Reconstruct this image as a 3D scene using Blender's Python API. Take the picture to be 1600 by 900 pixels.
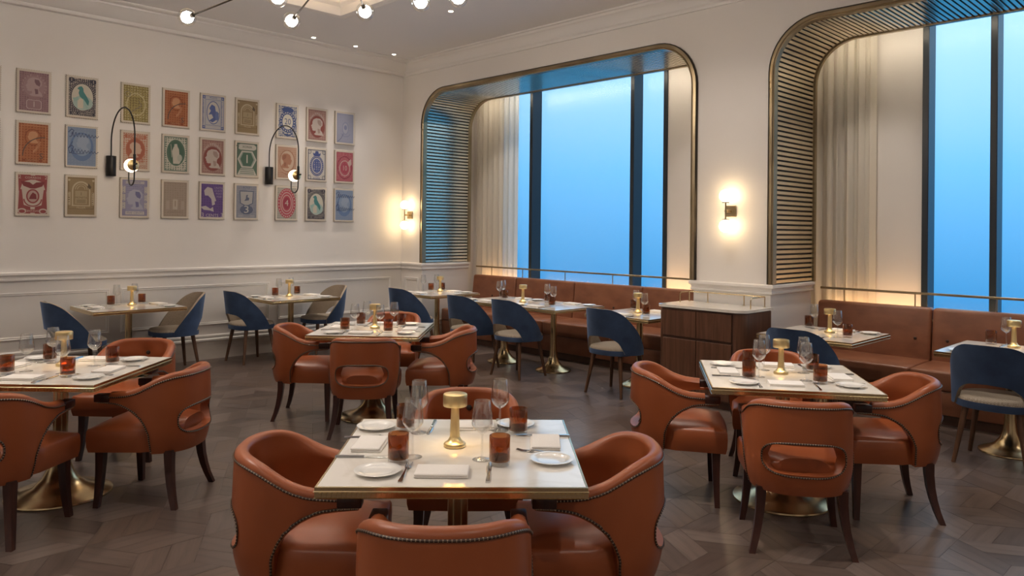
import bpy, bmesh, math, random
from mathutils import Vector, Matrix

random.seed(7)
for o in list(bpy.data.objects):
    bpy.data.objects.remove(o)
S = bpy.context.scene
COL = S.collection
PI = math.pi
R = math.radians

# ------------------------------------------------------------------ camera
cam_d = bpy.data.cameras.new('camera')
cam = bpy.data.objects.new('camera', cam_d)
COL.objects.link(cam)
cam_d.sensor_width = 36.0
cam_d.lens = 36.0 * 1183.22 / 1600.0
cam_d.shift_y = -(450.0 - 354.06) / 1600.0
cam_d.clip_start = 0.05
cam_d.clip_end = 200
RX = Vector((0.70369057, 0.71042641, 0.01067223))
RY = Vector((-0.00432591, -0.01073638, 0.99993301))
RZ = Vector((0.71049340, -0.70368959, -0.00448185))
m3 = Matrix((RX, RY, RZ)).transposed()
cam.matrix_world = Matrix.Translation((9.16668, -6.76731, 1.61333)) @ m3.to_4x4()
S.camera = cam

# ------------------------------------------------------------------ view + world (dusk sky outside the windows)
S.view_settings.view_transform = 'Standard'
S.view_settings.look = 'None'
S.view_settings.gamma = 1.0
S.view_settings.use_curve_mapping = False
S.view_settings.exposure = 1.16
S.cycles.sample_clamp_indirect = 3.0
S.cycles.caustics_reflective = False
S.cycles.caustics_refractive = False
S.cycles.transparent_max_bounces = 24

W = bpy.data.worlds.new('dusk_sky')
S.world = W
W.use_nodes = True
nt = W.node_tree
nt.nodes.clear()
wo = nt.nodes.new('ShaderNodeOutputWorld')
wb = nt.nodes.new('ShaderNodeBackground')
wc = nt.nodes.new('ShaderNodeTexCoord')
ws = nt.nodes.new('ShaderNodeSeparateXYZ')
wm = nt.nodes.new('ShaderNodeMapRange')
wr = nt.nodes.new('ShaderNodeValToRGB')
wm.inputs['From Min'].default_value = -0.10
wm.inputs['From Max'].default_value = 1.0
nt.links.new(wc.outputs['Generated'], ws.inputs[0])
nt.links.new(ws.outputs['Z'], wm.inputs['Value'])
nt.links.new(wm.outputs[0], wr.inputs[0])
wr.color_ramp.elements[0].color = (0.03, 0.23, 0.52, 1)
wr.color_ramp.elements[1].color = (0.85, 0.98, 1.0, 1)
e = wr.color_ramp.elements.new(0.36)
e.color = (0.49, 0.75, 1.0, 1)
e = wr.color_ramp.elements.new(0.16)
e.color = (0.15, 0.46, 0.82, 1)
nt.links.new(wr.outputs[0], wb.inputs[0])
wb.inputs[1].default_value = 0.66
nt.links.new(wb.outputs[0], wo.inputs[0])

# lamp powers (seen lamps plus added unseen ones; each is created in its builder below)
P_DOWN = 23.0      # recessed ceiling spots
E_GLOBE = 42.0     # chandelier globes
E_SCONCE = 7.0    # wall sconce globes
E_ARC = 6.0
E_LAMP = 16.0      # table lamps
E_STRIP = 11.0      # strip behind banquettes
E_COVE = 5.0


# ------------------------------------------------------------------ materials
def mat(name, col, rough=0.5, metal=0.0, **kw):
    m = bpy.data.materials.new(name)
    m.use_nodes = True
    b = m.node_tree.nodes['Principled BSDF']
    b.inputs['Base Color'].default_value = (*col, 1)
    b.inputs['Roughness'].default_value = rough
    b.inputs['Metallic'].default_value = metal
    for k, v in kw.items():
        b.inputs[k].default_value = v
    return m


def noise_col(m, c1, c2, scale=(5, 5, 5), detail=4, coord='Object', bump=0.0, bscale=None, lo=0.35, hi=0.65, rough_var=None, dist=0.0):
    t = m.node_tree
    b = t.nodes['Principled BSDF']
    tc = t.nodes.new('ShaderNodeTexCoord')
    mp = t.nodes.new('ShaderNodeMapping')
    mp.inputs['Scale'].default_value = scale
    n = t.nodes.new('ShaderNodeTexNoise')
    n.inputs['Scale'].default_value = 1.0
    n.inputs['Detail'].default_value = detail
    n.inputs['Distortion'].default_value = dist
    r = t.nodes.new('ShaderNodeValToRGB')
    r.color_ramp.elements[0].position = lo
    r.color_ramp.elements[1].position = hi
    r.color_ramp.elements[0].color = (*c1, 1)
    r.color_ramp.elements[1].color = (*c2, 1)
    t.links.new(tc.outputs[coord], mp.inputs[0])
    t.links.new(mp.outputs[0], n.inputs['Vector'])
    t.links.new(n.outputs['Fac'], r.inputs[0])
    t.links.new(r.outputs[0], b.inputs['Base Color'])
    if bump:
        bn = t.nodes.new('ShaderNodeBump')
        bn.inputs['Strength'].default_value = bump
        bn.inputs['Distance'].default_value = 0.002
        if bscale:
            n2 = t.nodes.new('ShaderNodeTexNoise')
            n2.inputs['Scale'].default_value = bscale
            n2.inputs['Detail'].default_value = 3
            t.links.new(tc.outputs[coord], n2.inputs['Vector'])
            t.links.new(n2.outputs['Fac'], bn.inputs['Height'])
        else:
            t.links.new(n.outputs['Fac'], bn.inputs['Height'])
        t.links.new(bn.outputs[0], b.inputs['Normal'])
    if rough_var:
        mr = t.nodes.new('ShaderNodeMapRange')
        mr.inputs['To Min'].default_value = rough_var[0]
        mr.inputs['To Max'].default_value = rough_var[1]
        t.links.new(n.outputs['Fac'], mr.inputs['Value'])
        t.links.new(mr.outputs[0], b.inputs['Roughness'])
    return m


def emis(name, col, st):
    m = bpy.data.materials.new(name)
    m.use_nodes = True
    t = m.node_tree
    t.nodes.clear()
    o = t.nodes.new('ShaderNodeOutputMaterial')
    em = t.nodes.new('ShaderNodeEmission')
    em.inputs[0].default_value = (*col, 1)
    em.inputs[1].default_value = st
    t.links.new(em.outputs[0], o.inputs[0])
    return m


def thin_glass(name, tint, refl=0.10, rough=0.02):
    m = bpy.data.materials.new(name)
    m.use_nodes = True
    t = m.node_tree
    t.nodes.clear()
    o = t.nodes.new('ShaderNodeOutputMaterial')
    tr = t.nodes.new('ShaderNodeBsdfTransparent')
    tr.inputs[0].default_value = (*tint, 1)
    gl = t.nodes.new('ShaderNodeBsdfGlossy')
    gl.inputs['Roughness'].default_value = rough
    lw = t.nodes.new('ShaderNodeLayerWeight')
    lw.inputs[0].default_value = 0.32
    mr = t.nodes.new('ShaderNodeMapRange')
    mr.inputs['To Min'].default_value = refl * 0.35
    mr.inputs['To Max'].default_value = 0.9
    pw = t.nodes.new('ShaderNodeMath')
    pw.operation = 'POWER'
    pw.inputs[1].default_value = 1.7
    mx = t.nodes.new('ShaderNodeMixShader')
    t.links.new(lw.outputs['Facing'], pw.inputs[0])
    t.links.new(pw.outputs[0], mr.inputs['Value'])
    t.links.new(mr.outputs[0], mx.inputs[0])
    t.links.new(tr.outputs[0], mx.inputs[1])
    t.links.new(gl.outputs[0], mx.inputs[2])
    t.links.new(mx.outputs[0], o.inputs[0])
    return m


M = {}
M['wall'] = noise_col(mat('wall_paint', (.8, .75, .7), .55), (.76, .72, .68), (.80, .765, .73), (.6, .6, .6), 2)
M['trim'] = mat('trim_paint', (.80, .77, .74), .38)
M['ceiling'] = mat('ceiling_paint', (.80, .79, .79), .7)
M['base_stone'] = noise_col(mat('skirting_stone', (.7, .66, .6), .35), (.50, .45, .40), (.66, .61, .55), (2, 2, 5), 5)
M['leather'] = noise_col(mat('tan_leather', (.5, .13, .03), .36), (.295, .074, .023), (.35, .093, .030), (3, 3, 3), 3, bump=.12, bscale=260)
M['pipe'] = mat('dark_leather_piping', (.045, .02, .012), .45)
M['nail'] = mat('brass_nailhead', (.62, .50, .34), .28, 1.0)
M['button'] = mat('dark_button', (.03, .022, .02), .4)
M['legwood'] = noise_col(mat('mahogany_stained_wood', (.05, .012, .008), .28), (.030, .009, .007), (.060, .017, .010), (30, 30, 3), 3)
M['walnutleg'] = noise_col(mat('walnut_leg_wood', (.1, .05, .03), .35), (.075, .034, .018), (.13, .062, .033), (30, 30, 3), 3)
M['blue'] = noise_col(mat('navy_velvet', (.02, .05, .13), .8), (.012, .030, .076), (.027, .056, .125), (7, 7, 7), 4)
M['blue'].node_tree.nodes['Principled BSDF'].inputs['Sheen Weight'].default_value = .5
M['blue'].node_tree.nodes['Principled BSDF'].inputs['Sheen Tint'].default_value = (.35, .5, .8, 1)
M['taupe'] = noise_col(mat('taupe_weave', (.36, .29, .22), .75), (.27, .215, .16), (.37, .30, .23), (160, 160, 160), 2)
M['taupe_seat'] = mat('taupe_patterned_seat', (.4, .33, .25), .7)
M['brass'] = noise_col(mat('brushed_brass', (.72, .54, .28), .26, 1.0), (.60, .47, .27), (.68, .54, .32), (3, 3, 3), 2, rough_var=(.2, .28))
M['goldbrass'] = noise_col(mat('polished_brass_lamp', (.83, .60, .26), .2, 1.0), (.86, .66, .32), (.93, .74, .40), (8, 8, 2), 2, rough_var=(.3, .36))
M['bronze'] = noise_col(mat('antique_brass_frame', (.42, .32, .18), .3, 1.0), (.33, .265, .165), (.44, .355, .23), (3, 3, 3), 2, rough_var=(.22, .4))
M['darkbronze'] = mat('dark_bronze', (.06, .05, .04), .35, .8)
M['slat'] = noise_col(mat('bronze_slat', (.8, .66, .46), .22, 1.0), (.72, .63, .48), (.82, .72, .56), (2, 2, 2), 3)
M['slatback'] = mat('slat_backing', (.035, .026, .02), .6)
M['black'] = mat('black_metal', (.012, .012, .013), .4, .3)
M['mullion'] = mat('dark_mullion', (.012, .02, .03), .35)
M['pane'] = thin_glass('window_glass', (.96, .985, 1.0), .05, .35)
M['marble'] = noise_col(mat('cream_marble', (.74, .68, .6), .1), (.72, .67, .60), (.86, .82, .76), (3.2, 3.2, 3.2), 7, lo=.28, hi=.5, dist=1.6)
M['marble'].node_tree.nodes['Principled BSDF'].inputs['Coat Weight'].default_value = .35
M['marble'].node_tree.nodes['Principled BSDF'].inputs['Coat Roughness'].default_value = .12
M['china'] = mat('white_china', (.84, .83, .80), .12, 0, **{'Coat Weight': .4})
M['linen'] = noise_col(mat('folded_linen', (.8, .75, .7), .85), (.80, .76, .72), (.83, .79, .75), (200, 200, 200), 2)
M['steel'] = mat('cutlery_steel', (.62, .61, .59), .16, 1.0)
M['glass'] = thin_glass('clear_glass', (.975, .98, .98), .28)
M['amber'] = thin_glass('amber_glass', (.68, .42, .235), .16, .04)
M['amber_deep'] = thin_glass('amber_glass_floor', (.40, .19, .10), .12, .04)
M['bqleather'] = noise_col(mat('cognac_leather', (.28, .09, .04), .36), (.185, .066, .032), (.275, .108, .054), (5, 5, 9), 6, lo=.3, hi=.7, bump=.15, bscale=180)
M['walnut'] = noise_col(mat('walnut_veneer', (.13, .06, .035), .38), (.088, .037, .020), (.150, .067, .038), (26, 26, 1.6), 5, dist=.7)
M['plinthwood'] = noise_col(mat('dark_plinth_wood', (.08, .04, .02), .4), (.055, .025, .015), (.085, .04, .025), (2, 20, 20), 4)
M['curtain'] = mat('sheer_cream_curtain', (.88, .84, .76), .85, 0, **{'Transmission Weight': 0.0, 'Sheen Weight': .2})
M['globe'] = emis('chandelier_globe_glow', (1.0, .91, .82), E_GLOBE)
M['globeglass'] = thin_glass('clear_globe_glass', (.97, .965, .95), .12)
M['sconceglobe'] = emis('opal_sconce_glow', (1.0, .72, .40), E_SCONCE)
M['arcglobe'] = emis('opal_arc_glow', (1.0, .76, .48), E_ARC)
M['lampglow'] = emis('table_lamp_glow', (1.0, .62, .24), E_LAMP)
M['downglow'] = emis('downlight_glow', (1.0, .82, .60), 25.0)
M['strip'] = emis('warm_strip_glow', (1.0, .62, .28), E_STRIP)
M['alcove_strip'] = emis('alcove_strip_glow', (1.0, .84, .62), 10.0)
M['cove'] = emis('warm_cove_glow', (1.0, .68, .36), E_COVE)
M['paper'] = mat('stamp_paper', (.60, .54, .46), .7)
M['paperedge'] = mat('stamp_panel_edge', (.40, .35, .28), .7)
# patterned seat: fine chequer weave
t = M['taupe_seat'].node_tree
_b = t.nodes['Principled BSDF']
_tc = t.nodes.new('ShaderNodeTexCoord')
_ch = t.nodes.new('ShaderNodeTexChecker')
_ch.inputs['Scale'].default_value = 95
_ch.inputs['Color1'].default_value = (.44, .37, .29, 1)
_ch.inputs['Color2'].default_value = (.30, .245, .185, 1)
t.links.new(_tc.outputs['Object'], _ch.inputs['Vector'])
t.links.new(_ch.outputs[0], _b.inputs['Base Color'])
# curtain: thin cloth lets some light through
t = M['curtain'].node_tree
_b = t.nodes['Principled BSDF']
_o = t.nodes['Material Output']
_tl = t.nodes.new('ShaderNodeBsdfTranslucent')
_tl.inputs[0].default_value = (.88, .84, .76, 1)
_mx = t.nodes.new('ShaderNodeMixShader')
_mx.inputs[0].default_value = .42
t.links.new(_b.outputs[0], _mx.inputs[1])
t.links.new(_tl.outputs[0], _mx.inputs[2])
t.links.new(_mx.outputs[0], _o.inputs[0])


def plank_mat(i, base):
    m = mat('oak_plank_%d' % i, base, .42)
    noise_col(m, tuple(c * .78 for c in base), tuple(c * 1.2 for c in base), (42, 3.2, 10), 5, bump=.05, dist=.6, rough_var=(.25, .36))
    return m


# ------------------------------------------------------------------ mesh helpers
class MB:
    def __init__(s):
        s.v = []
        s.f = []
        s.m = []

    def add(s, vs, fs, mi=0, M4=None):
        o = len(s.v)
        for p in vs:
            p = Vector(p)
            if M4 is not None:
                p = M4 @ p
            s.v.append(p)
        for f in fs:
            s.f.append([i + o for i in f])
            s.m.append(mi)
        return s

    def box(s, x0, x1, y0, y1, z0, z1, mi=0, M4=None):
        vs = [(x0, y0, z0), (x1, y0, z0), (x1, y1, z0), (x0, y1, z0), (x0, y0, z1), (x1, y0, z1), (x1, y1, z1), (x0, y1, z1)]
        fs = [(0, 3, 2, 1), (4, 5, 6, 7), (0, 1, 5, 4), (1, 2, 6, 5), (2, 3, 7, 6), (3, 0, 4, 7)]
        return s.add(vs, fs, mi, M4)

    def rbox(s, x0, x1, y0, y1, z0, z1, bev=.01, seg=2, mi=0, M4=None):
        b = bmesh.new()
        bmesh.ops.create_cube(b, size=1)
        for v in b.verts:
            v.co = Vector(((x0 + x1) / 2 + v.co.x * (x1 - x0), (y0 + y1) / 2 + v.co.y * (y1 - y0), (z0 + z1) / 2 + v.co.z * (z1 - z0)))
        bmesh.ops.bevel(b, geom=b.edges[:], offset=bev, segments=seg, affect='EDGES', profile=.5)
        b.verts.index_update()
        vs = [v.co.copy() for v in b.verts]
        fs = [[v.index for v in f.verts] for f in b.faces]
        b.free()
        return s.add(vs, fs, mi, M4)

    def lathe(s, prof, n=24, mi=0, M4=None, cap=True):
        vs = []
        fs = []
        for (r, z) in prof:
            for k in range(n):
                a = 2 * PI * k / n
                vs.append((r * math.cos(a), r * math.sin(a), z))
        for i in range(len(prof) - 1):
            for k in range(n):
                k2 = (k + 1) % n
                fs.append((i * n + k, i * n + k2, (i + 1) * n + k2, (i + 1) * n + k))
        if cap:
            if prof[0][0] > 1e-6:
                fs.append(tuple(reversed(range(n))))
            if prof[-1][0] > 1e-6:
                fs.append(tuple((len(prof) - 1) * n + k for k in range(n)))
        return s.add(vs, fs, mi, M4)

    def sphere(s, c, r, n=20, h=12, mi=0, squash=1.0, M4=None):
        pr = [(r * math.sin(PI * i / h) + (1e-5 if i in (0, h) else 0), -r * squash * math.cos(PI * i / h)) for i in range(h + 1)]
        T = Matrix.Translation(c)
        return s.lathe(pr, n, mi, (M4 @ T) if M4 is not None else T, cap=False)

    def tube(s, pts, r, n=8, mi=0, M4=None, closed=False, cap=True):
        pts = [Vector(p) for p in pts]
        rs = r if isinstance(r, (list, tuple)) else [r] * len(pts)
        vs = []
        fs = []
        prev = None
        N = len(pts)
        for i, p in enumerate(pts):
            if closed:
                d = pts[(i + 1) % N] - pts[i - 1]
            else:
                d = pts[min(i + 1, N - 1)] - pts[max(i - 1, 0)]
            d.normalize()
            if prev is None:
                up = Vector((0, 0, 1)) if abs(d.z) < .9 else Vector((1, 0, 0))
                a = d.cross(up).normalized()
            else:
                a = (prev - d * prev.dot(d)).normalized()
            prev = a
            b = d.cross(a)
            for k in range(n):
                t_ = 2 * PI * k / n
                vs.append(p + (a * math.cos(t_) + b * math.sin(t_)) * rs[i])
        L = N if closed else N - 1
        for i in range(L):
            j = (i + 1) % N
            for k in range(n):
                k2 = (k + 1) % n
                fs.append((i * n + k, i * n + k2, j * n + k2, j * n + k))
        if not closed and cap:
            fs.append(tuple(reversed(range(n))))
            fs.append(tuple((N - 1) * n + k for k in range(n)))
        return s.add(vs, fs, mi, M4)

    def prism(s, poly, z0, z1, mi=0, M4=None):
        n = len(poly)
        vs = [(x, y, z0) for x, y in poly] + [(x, y, z1) for x, y in poly]
        fs = [tuple(reversed(range(n))), tuple(range(n, 2 * n))]
        for k in range(n):
            k2 = (k + 1) % n
            fs.append((k, k2, n + k2, n + k))
        return s.add(vs, fs, mi, M4)

    def sweep(s, prof, path, mi=0, M4=None, closed=False):
        """prof: list of (offset, height) ; path: list of (point, normal, up)"""
        vs = []
        fs = []
        n = len(prof)
        for (p, nr, up) in path:
            p, nr, up = Vector(p), Vector(nr), Vector(up)
            for (a, b) in prof:
                vs.append(p + nr * a + up * b)
        N = len(path)
        for i in range(N if closed else N - 1):
            j = (i + 1) % N
            for k in range(n):
                k2 = (k + 1) % n
                fs.append((i * n + k, i * n + k2, j * n + k2, j * n + k))
        if not closed:
            fs.append(tuple(reversed(range(n))))
            fs.append(tuple((N - 1) * n + k for k in range(n)))
        return s.add(vs, fs, mi, M4)

    def mesh(s, name, mats, smooth=True, ang=38, fix=True):
        me = bpy.data.meshes.new(name)
        me.from_pydata([tuple(v) for v in s.v], [], s.f)
        if not isinstance(mats, (list, tuple)):
            mats = [mats]
        for m in mats:
            me.materials.append(m)
        for p, mi in zip(me.polygons, s.m):
            p.material_index = mi
        if fix:
            b = bmesh.new()
            b.from_mesh(me)
            bmesh.ops.recalc_face_normals(b, faces=b.faces[:])
            b.to_mesh(me)
            b.free()
        if smooth:
            for p in me.polygons:
                p.use_smooth = True
            me.set_sharp_from_angle(angle=R(ang))
        me.update()
        return me

    def build(s, name, mats, parent=None, loc=None, rz=0.0, smooth=True, ang=38, fix=True):
        o = bpy.data.objects.new(name, s.mesh(name, mats, smooth, ang, fix))
        COL.objects.link(o)
        if parent is not None:
            o.parent = parent
        if loc is not None:
            o.location = loc
        o.rotation_euler = (0, 0, rz)
        return o


def tag(o, label=None, cat=None, group=None, kind=None):
    if label:
        o['label'] = label
    if cat:
        o['category'] = cat
    if group:
        o['group'] = group
    if kind:
        o['kind'] = kind
    return o


def empty(name, loc=(0, 0, 0), rz=0.0):
    o = bpy.data.objects.new(name, None)
    o.empty_display_size = .1
    COL.objects.link(o)
    o.location = loc
    o.rotation_euler = (0, 0, rz)
    return o


def dup(root, loc, rz, label, group=None):
    def cp(o, par):
        c = o.copy()
        COL.objects.link(c)
        c.parent = par
        for ch in o.children:
            cp(ch, c)
        return c
    r = cp(root, None)
    r.location = loc
    r.rotation_euler = (0, 0, rz)
    r['label'] = label
    if group:
        r['group'] = group
    return r


class Proto:
    """first use places the built thing itself, later uses copy it"""
    def __init__(s, root):
        s.root = root
        s.used = False

    def place(s, loc, rz, label, group=None):
        if not s.used:
            s.used = True
            s.root.location = loc
            s.root.rotation_euler = (0, 0, rz)
            s.root['label'] = label
            if group:
                s.root['group'] = group
            return s.root
        return dup(s.root, loc, rz, label, group)


def lin(x, xs, ys):
    if x <= xs[0]:
        return ys[0]
    for i in range(len(xs) - 1):
        if x <= xs[i + 1]:
            u = (x - xs[i]) / (xs[i + 1] - xs[i])
            return ys[i] + (ys[i + 1] - ys[i]) * u
    return ys[-1]


def smoothlin(x, xs, ys):
    """monotone cubic (Fritsch-Carlson-like, finite differences)"""
    n = len(xs)
    if x <= xs[0]:
        return ys[0]
    if x >= xs[-1]:
        return ys[-1]
    d = [(ys[i + 1] - ys[i]) / (xs[i + 1] - xs[i]) for i in range(n - 1)]
    m = [d[0]] + [0 if d[i - 1] * d[i] <= 0 else 2 * d[i - 1] * d[i] / (d[i - 1] + d[i]) for i in range(1, n - 1)] + [d[-1]]
    for i in range(n - 1):
        if x <= xs[i + 1]:
            h = xs[i + 1] - xs[i]
            u = (x - xs[i]) / h
            return (2 * u**3 - 3 * u**2 + 1) * ys[i] + (u**3 - 2 * u**2 + u) * h * m[i] + (-2 * u**3 + 3 * u**2) * ys[i + 1] + (u**3 - u**2) * h * m[i + 1]


def point_light(name, loc, power, col, radius, parent=None):
    l = bpy.data.lights.new(name, 'POINT')
    l.energy = power
    l.color = col
    l.shadow_soft_size = radius
    o = bpy.data.objects.new(name, l)
    COL.objects.link(o)
    o.location = loc
    if parent is not None:
        o.parent = parent
    return o


# ================================================================== THE ROOM
# stamp wall: x = 0 ; window wall: y = 0 ; room is x > 0, y < 0
XR, YR = 12.2, -9.6          # walls behind the camera
ZC = 4.06                    # ceiling
OPEN = [(0.50, 4.98), (5.81, 10.29)]   # the two big window recesses
ZO, RO, ZB = 3.58, 0.46, 1.125         # top of opening, corner radius, lower end of the brass frame
DEP = 0.88                   # depth of slatted lining
YW = 1.25                    # rear wall of the recesses


def struct(mb, name, m, **k):
    return tag(mb.build(name, m, **k), kind='structure')


# ---- floor: tumbling-block oak planks
fl = MB().box(-.3, XR + .3, YR - .3, 1.8, -.12, -.012)
floor = struct(fl, 'floor', mat('floor_bed', (.03, .02, .016), .8))
side = .318
h60 = math.sin(R(60))
dirs = [Vector((math.cos(R(a)), math.sin(R(a)))) for a in (30, 90, 150)]
camxy = Vector((9.16668, -6.76731))
fwd = Vector((-RZ.x, -RZ.y)).normalized()
rgt = Vector((RX.x, RX.y)).normalized()
PB = [(.090, .064, .053), (.112, .081, .067), (.130, .096, .082), (.102, .076, .066), (.120, .084, .066), (.146, .110, .095)]
PM = [plank_mat(i, c) for i, c in enumerate(PB)]
planks = []
sq3 = math.sqrt(3)
for i in range(-40, 60):
    for j in range(-40, 40):
        # hexagon centres (pointy-top hexagons of side `side`)
        cx = side * sq3 * (i + .5 * (j & 1))
        cy = side * 1.5 * j - 4.0
        if not (-.4 < cx < XR + .4 and YR - .4 < cy < 1.7):
            continue
        c = Vector((cx, cy))
        for k in range(3):
            # rhombus spanned by two hexagon radii at 60 degrees from a vertex fan of three
            a0 = R(90 + 120 * k)
            u = Vector((math.cos(a0), math.sin(a0))) * side
            w = Vector((math.cos(a0 + R(120)), math.sin(a0 + R(120)))) * side
            # split the rhombus into two planks along u
            for hh in (0, 1):
                p0 = c + w * (.5 * hh)
                planks.append((p0, u, w * .5))


def pl_center(p):
    return p[0] + p[1] * .5 + p[2] * .5


def in_view(p):
    d = pl_center(p) - camxy
    f_ = d.dot(fwd)
    if f_ < 2.6:
        return False
    return abs(d.dot(rgt) / f_) < .70


TB = [(6.897, -4.804), (4.03, -5.48), (3.69, -3.01), (7.06, -2.36)]
vis = []
rest = []
for p in planks:
    c = pl_center(p)
    if c.x < -.1 or c.y > .95 or c.x > XR or c.y < YR:
        continue
    d = (c - camxy).dot(fwd)
    # planks well under a table block are hidden by it
    if in_view(p):
        vis.append((d, p))
    else:
        rest.append(p)
vis.sort(key=lambda a: a[0])
near = [p for d, p in vis[:300]]
rest += [p for d, p in vis[300:]]
GAPQ = .0007
plank_meshes = {}


def plank_geo(mb, p, org=None, mi=0, ang=None):
    p0, u, w = p
    cu, cw = u.normalized() * GAPQ, w.normalized() * GAPQ
    q = [p0 + cu + cw, p0 + u - cu + cw, p0 + u + w - cu - cw, p0 + w + cu - cw]
    if org is not None:
        ca, sa = math.cos(-ang), math.sin(-ang)
        q = [Vector((ca * (a - org).x - sa * (a - org).y, sa * (a - org).x + ca * (a - org).y)) for a in q]
    if (q[1] - q[0]).cross(q[3] - q[0]) < 0:
        q.reverse()
    mb.prism([(a.x, a.y) for a in q], -.014, 0.0, mi)


for p in near:
    ang = math.atan2(p[1].y, p[1].x) - PI / 2
    org = p[0]
    mi = random.randrange(len(PM))
    key = (round(math.degrees(math.atan2(p[2].y, p[2].x) - math.atan2(p[1].y, p[1].x))) % 360, mi)
    if key not in plank_meshes:
        mb = MB()
        plank_geo(mb, p, org, 0, ang)
        plank_meshes[key] = mb.mesh('plank', PM[mi], smooth=False)
    o = bpy.data.objects.new('plank', plank_meshes[key])
    COL.objects.link(o)
    o.parent = floor
    o.location = (org.x, org.y, random.uniform(-.0006, 0))
    o.rotation_euler = (0, 0, ang)
groups = {}
mb_far = MB()
for p in rest:
    plank_geo(mb_far, p, None, random.randrange(len(PM)))
# distant planks: grain follows the world axes of the batch
o = mb_far.build('far_planks', PM, floor, smooth=False)
tag(o, kind='stuff')

# ---- walls
wl = MB().box(-.25, 0, YR, 1.8, -.1, 4.75)
wall_left = struct(wl, 'wall_left', M['wall'], smooth=False)
wn = MB().box(-.25, XR + .25, YR - .25, YR, -.1, 4.75)
struct(wn, 'wall_near', M['wall'], smooth=False)
we = MB().box(XR, XR + .25, YR, 1.8, -.1, 4.75)
struct(we, 'wall_far', M['wall'], smooth=False)


def arch_z(x, x0, x1):
    """height of the rounded opening at x"""
    if x < x0 + RO:
        d = x0 + RO - x
        return ZO - RO + math.sqrt(max(0, RO * RO - d * d))
    if x > x1 - RO:
        d = x - (x1 - RO)
        return ZO - RO + math.sqrt(max(0, RO * RO - d * d))
    return ZO


WT = DEP          # wall thickness towards the recess
wr_ = MB()
for (a, b) in ((0, OPEN[0][0]), (OPEN[0][1], OPEN[1][0]), (OPEN[1][1], XR)):
    wr_.box(a, b, 0, WT, -.1, 4.75)
for (a, b) in OPEN:
    xs = [a + RO * (1 - math.cos(PI / 2 * k / 14)) for k in range(15)] + [b - RO * (1 - math.cos(PI / 2 * (14 - k) / 14)) for k in range(15)]
    for x0_, x1_ in zip(xs[:-1], xs[1:]):
        z0_, z1_ = arch_z(x0_, a, b), arch_z(x1_, a, b)
        vs = [(x0_, 0, z0_), (x1_, 0, z1_), (x1_, 0, 4.75), (x0_, 0, 4.75), (x0_, WT, z0_), (x1_, WT, z1_), (x1_, WT, 4.75), (x0_, WT, 4.75)]
        wr_.add(vs, [(0, 1, 2, 3), (7, 6, 5, 4), (0, 4, 5, 1)])
wall_right = struct(wr_, 'wall_right', M['wall'], smooth=False, fix=False)

# rear wall of the recesses, with two tall windows in it
WIN = [(0.88, 3.82), (6.74, 9.68)]
ZW0, ZW1 = .62, 4.3
rw = MB()
for (a, b) in ((-.1, WIN[0][0]), (WIN[0][1], WIN[1][0]), (WIN[1][1], XR)):
    rw.box(a, b, YW, YW + .2, -.1, 4.75)
for (a, b) in WIN:
    rw.box(a, b, YW, YW + .2, -.1, ZW0)
    rw.box(a, b, YW, YW + .2, ZW1, 4.75)
struct(rw, 'wall_back', M['wall'], smooth=False)
# ends of the recesses
for i, (a, b) in enumerate(((-.05, .2), (5.2, 5.6), (10.5, 10.8))):
    struct(MB().box(a, b, WT, YW, -.1, 4.75), 'wall_return_%d' % (i + 1), M['wall'], smooth=False)

# ---- windows: mullions and panes
for wi, (a, b) in enumerate(WIN):
    fr = MB()
    fr.box(a, b, YW + .02, YW + .16, ZW0, ZW0 + .06)
    fr.box(a, b, YW + .02, YW + .16, ZW1 - .06, ZW1)
    wobj = struct(fr, 'window_%d' % (wi + 1), M['mullion'], smooth=False)
    cuts = [a, a + .56, a + .56 + 1.815, b]
    if wi == 1:
        cuts = [a, a + .573, a + .573 + 1.80, b]
    for k, x in enumerate(cuts):
        x_ = min(max(x, a), b - .058)
        mb = MB().rbox(x_, x_ + .058, YW - .02, YW + .18, ZW0, ZW1, .004, 1)
        mb.build('mullion', M['mullion'], wobj, smooth=False)
    for x0_, x1_ in zip(cuts[:-1], cuts[1:]):
        MB().box(x0_ + .03, x1_ + .03, YW + .145, YW + .155, ZW0 + .03, ZW1 - .03).build('pane', M['pane'], wobj, smooth=False)

# ---- slatted lining + brass frames around the openings


def path_open(a, b, inset=0.0, step=.047):
    """arc-length points (x, z, nx, nz) along the opening from lower left, over the top, to lower right; n points into the opening"""
    r_ = RO - inset
    a, b, zt = a + inset, b - inset, ZO - inset
    segs = []
    L1 = zt - r_ - ZB
    La = PI / 2 * r_
    L2 = (b - a) - 2 * r_
    T = 2 * L1 + 2 * La + L2
    n = int(round(T / step))

    def at(s_):
        if s_ < L1:
            return (a, ZB + s_, 1, 0)
        s_ -= L1
        if s_ < La:
            t_ = s_ / r_
            return (a + r_ - r_ * math.cos(t_), zt - r_ + r_ * math.sin(t_), math.cos(t_), -math.sin(t_))
        s_ -= La
        if s_ < L2:
            return (a + r_ + s_, zt, 0, -1)
        s_ -= L2
        if s_ < La:
            t_ = s_ / r_
            return (b - r_ + r_ * math.sin(t_), zt - r_ + r_ * math.cos(t_), -math.sin(t_), -math.cos(t_))
        s_ -= La
        return (b, zt - r_ - s_, -1, 0)
    return T, n, at


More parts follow.
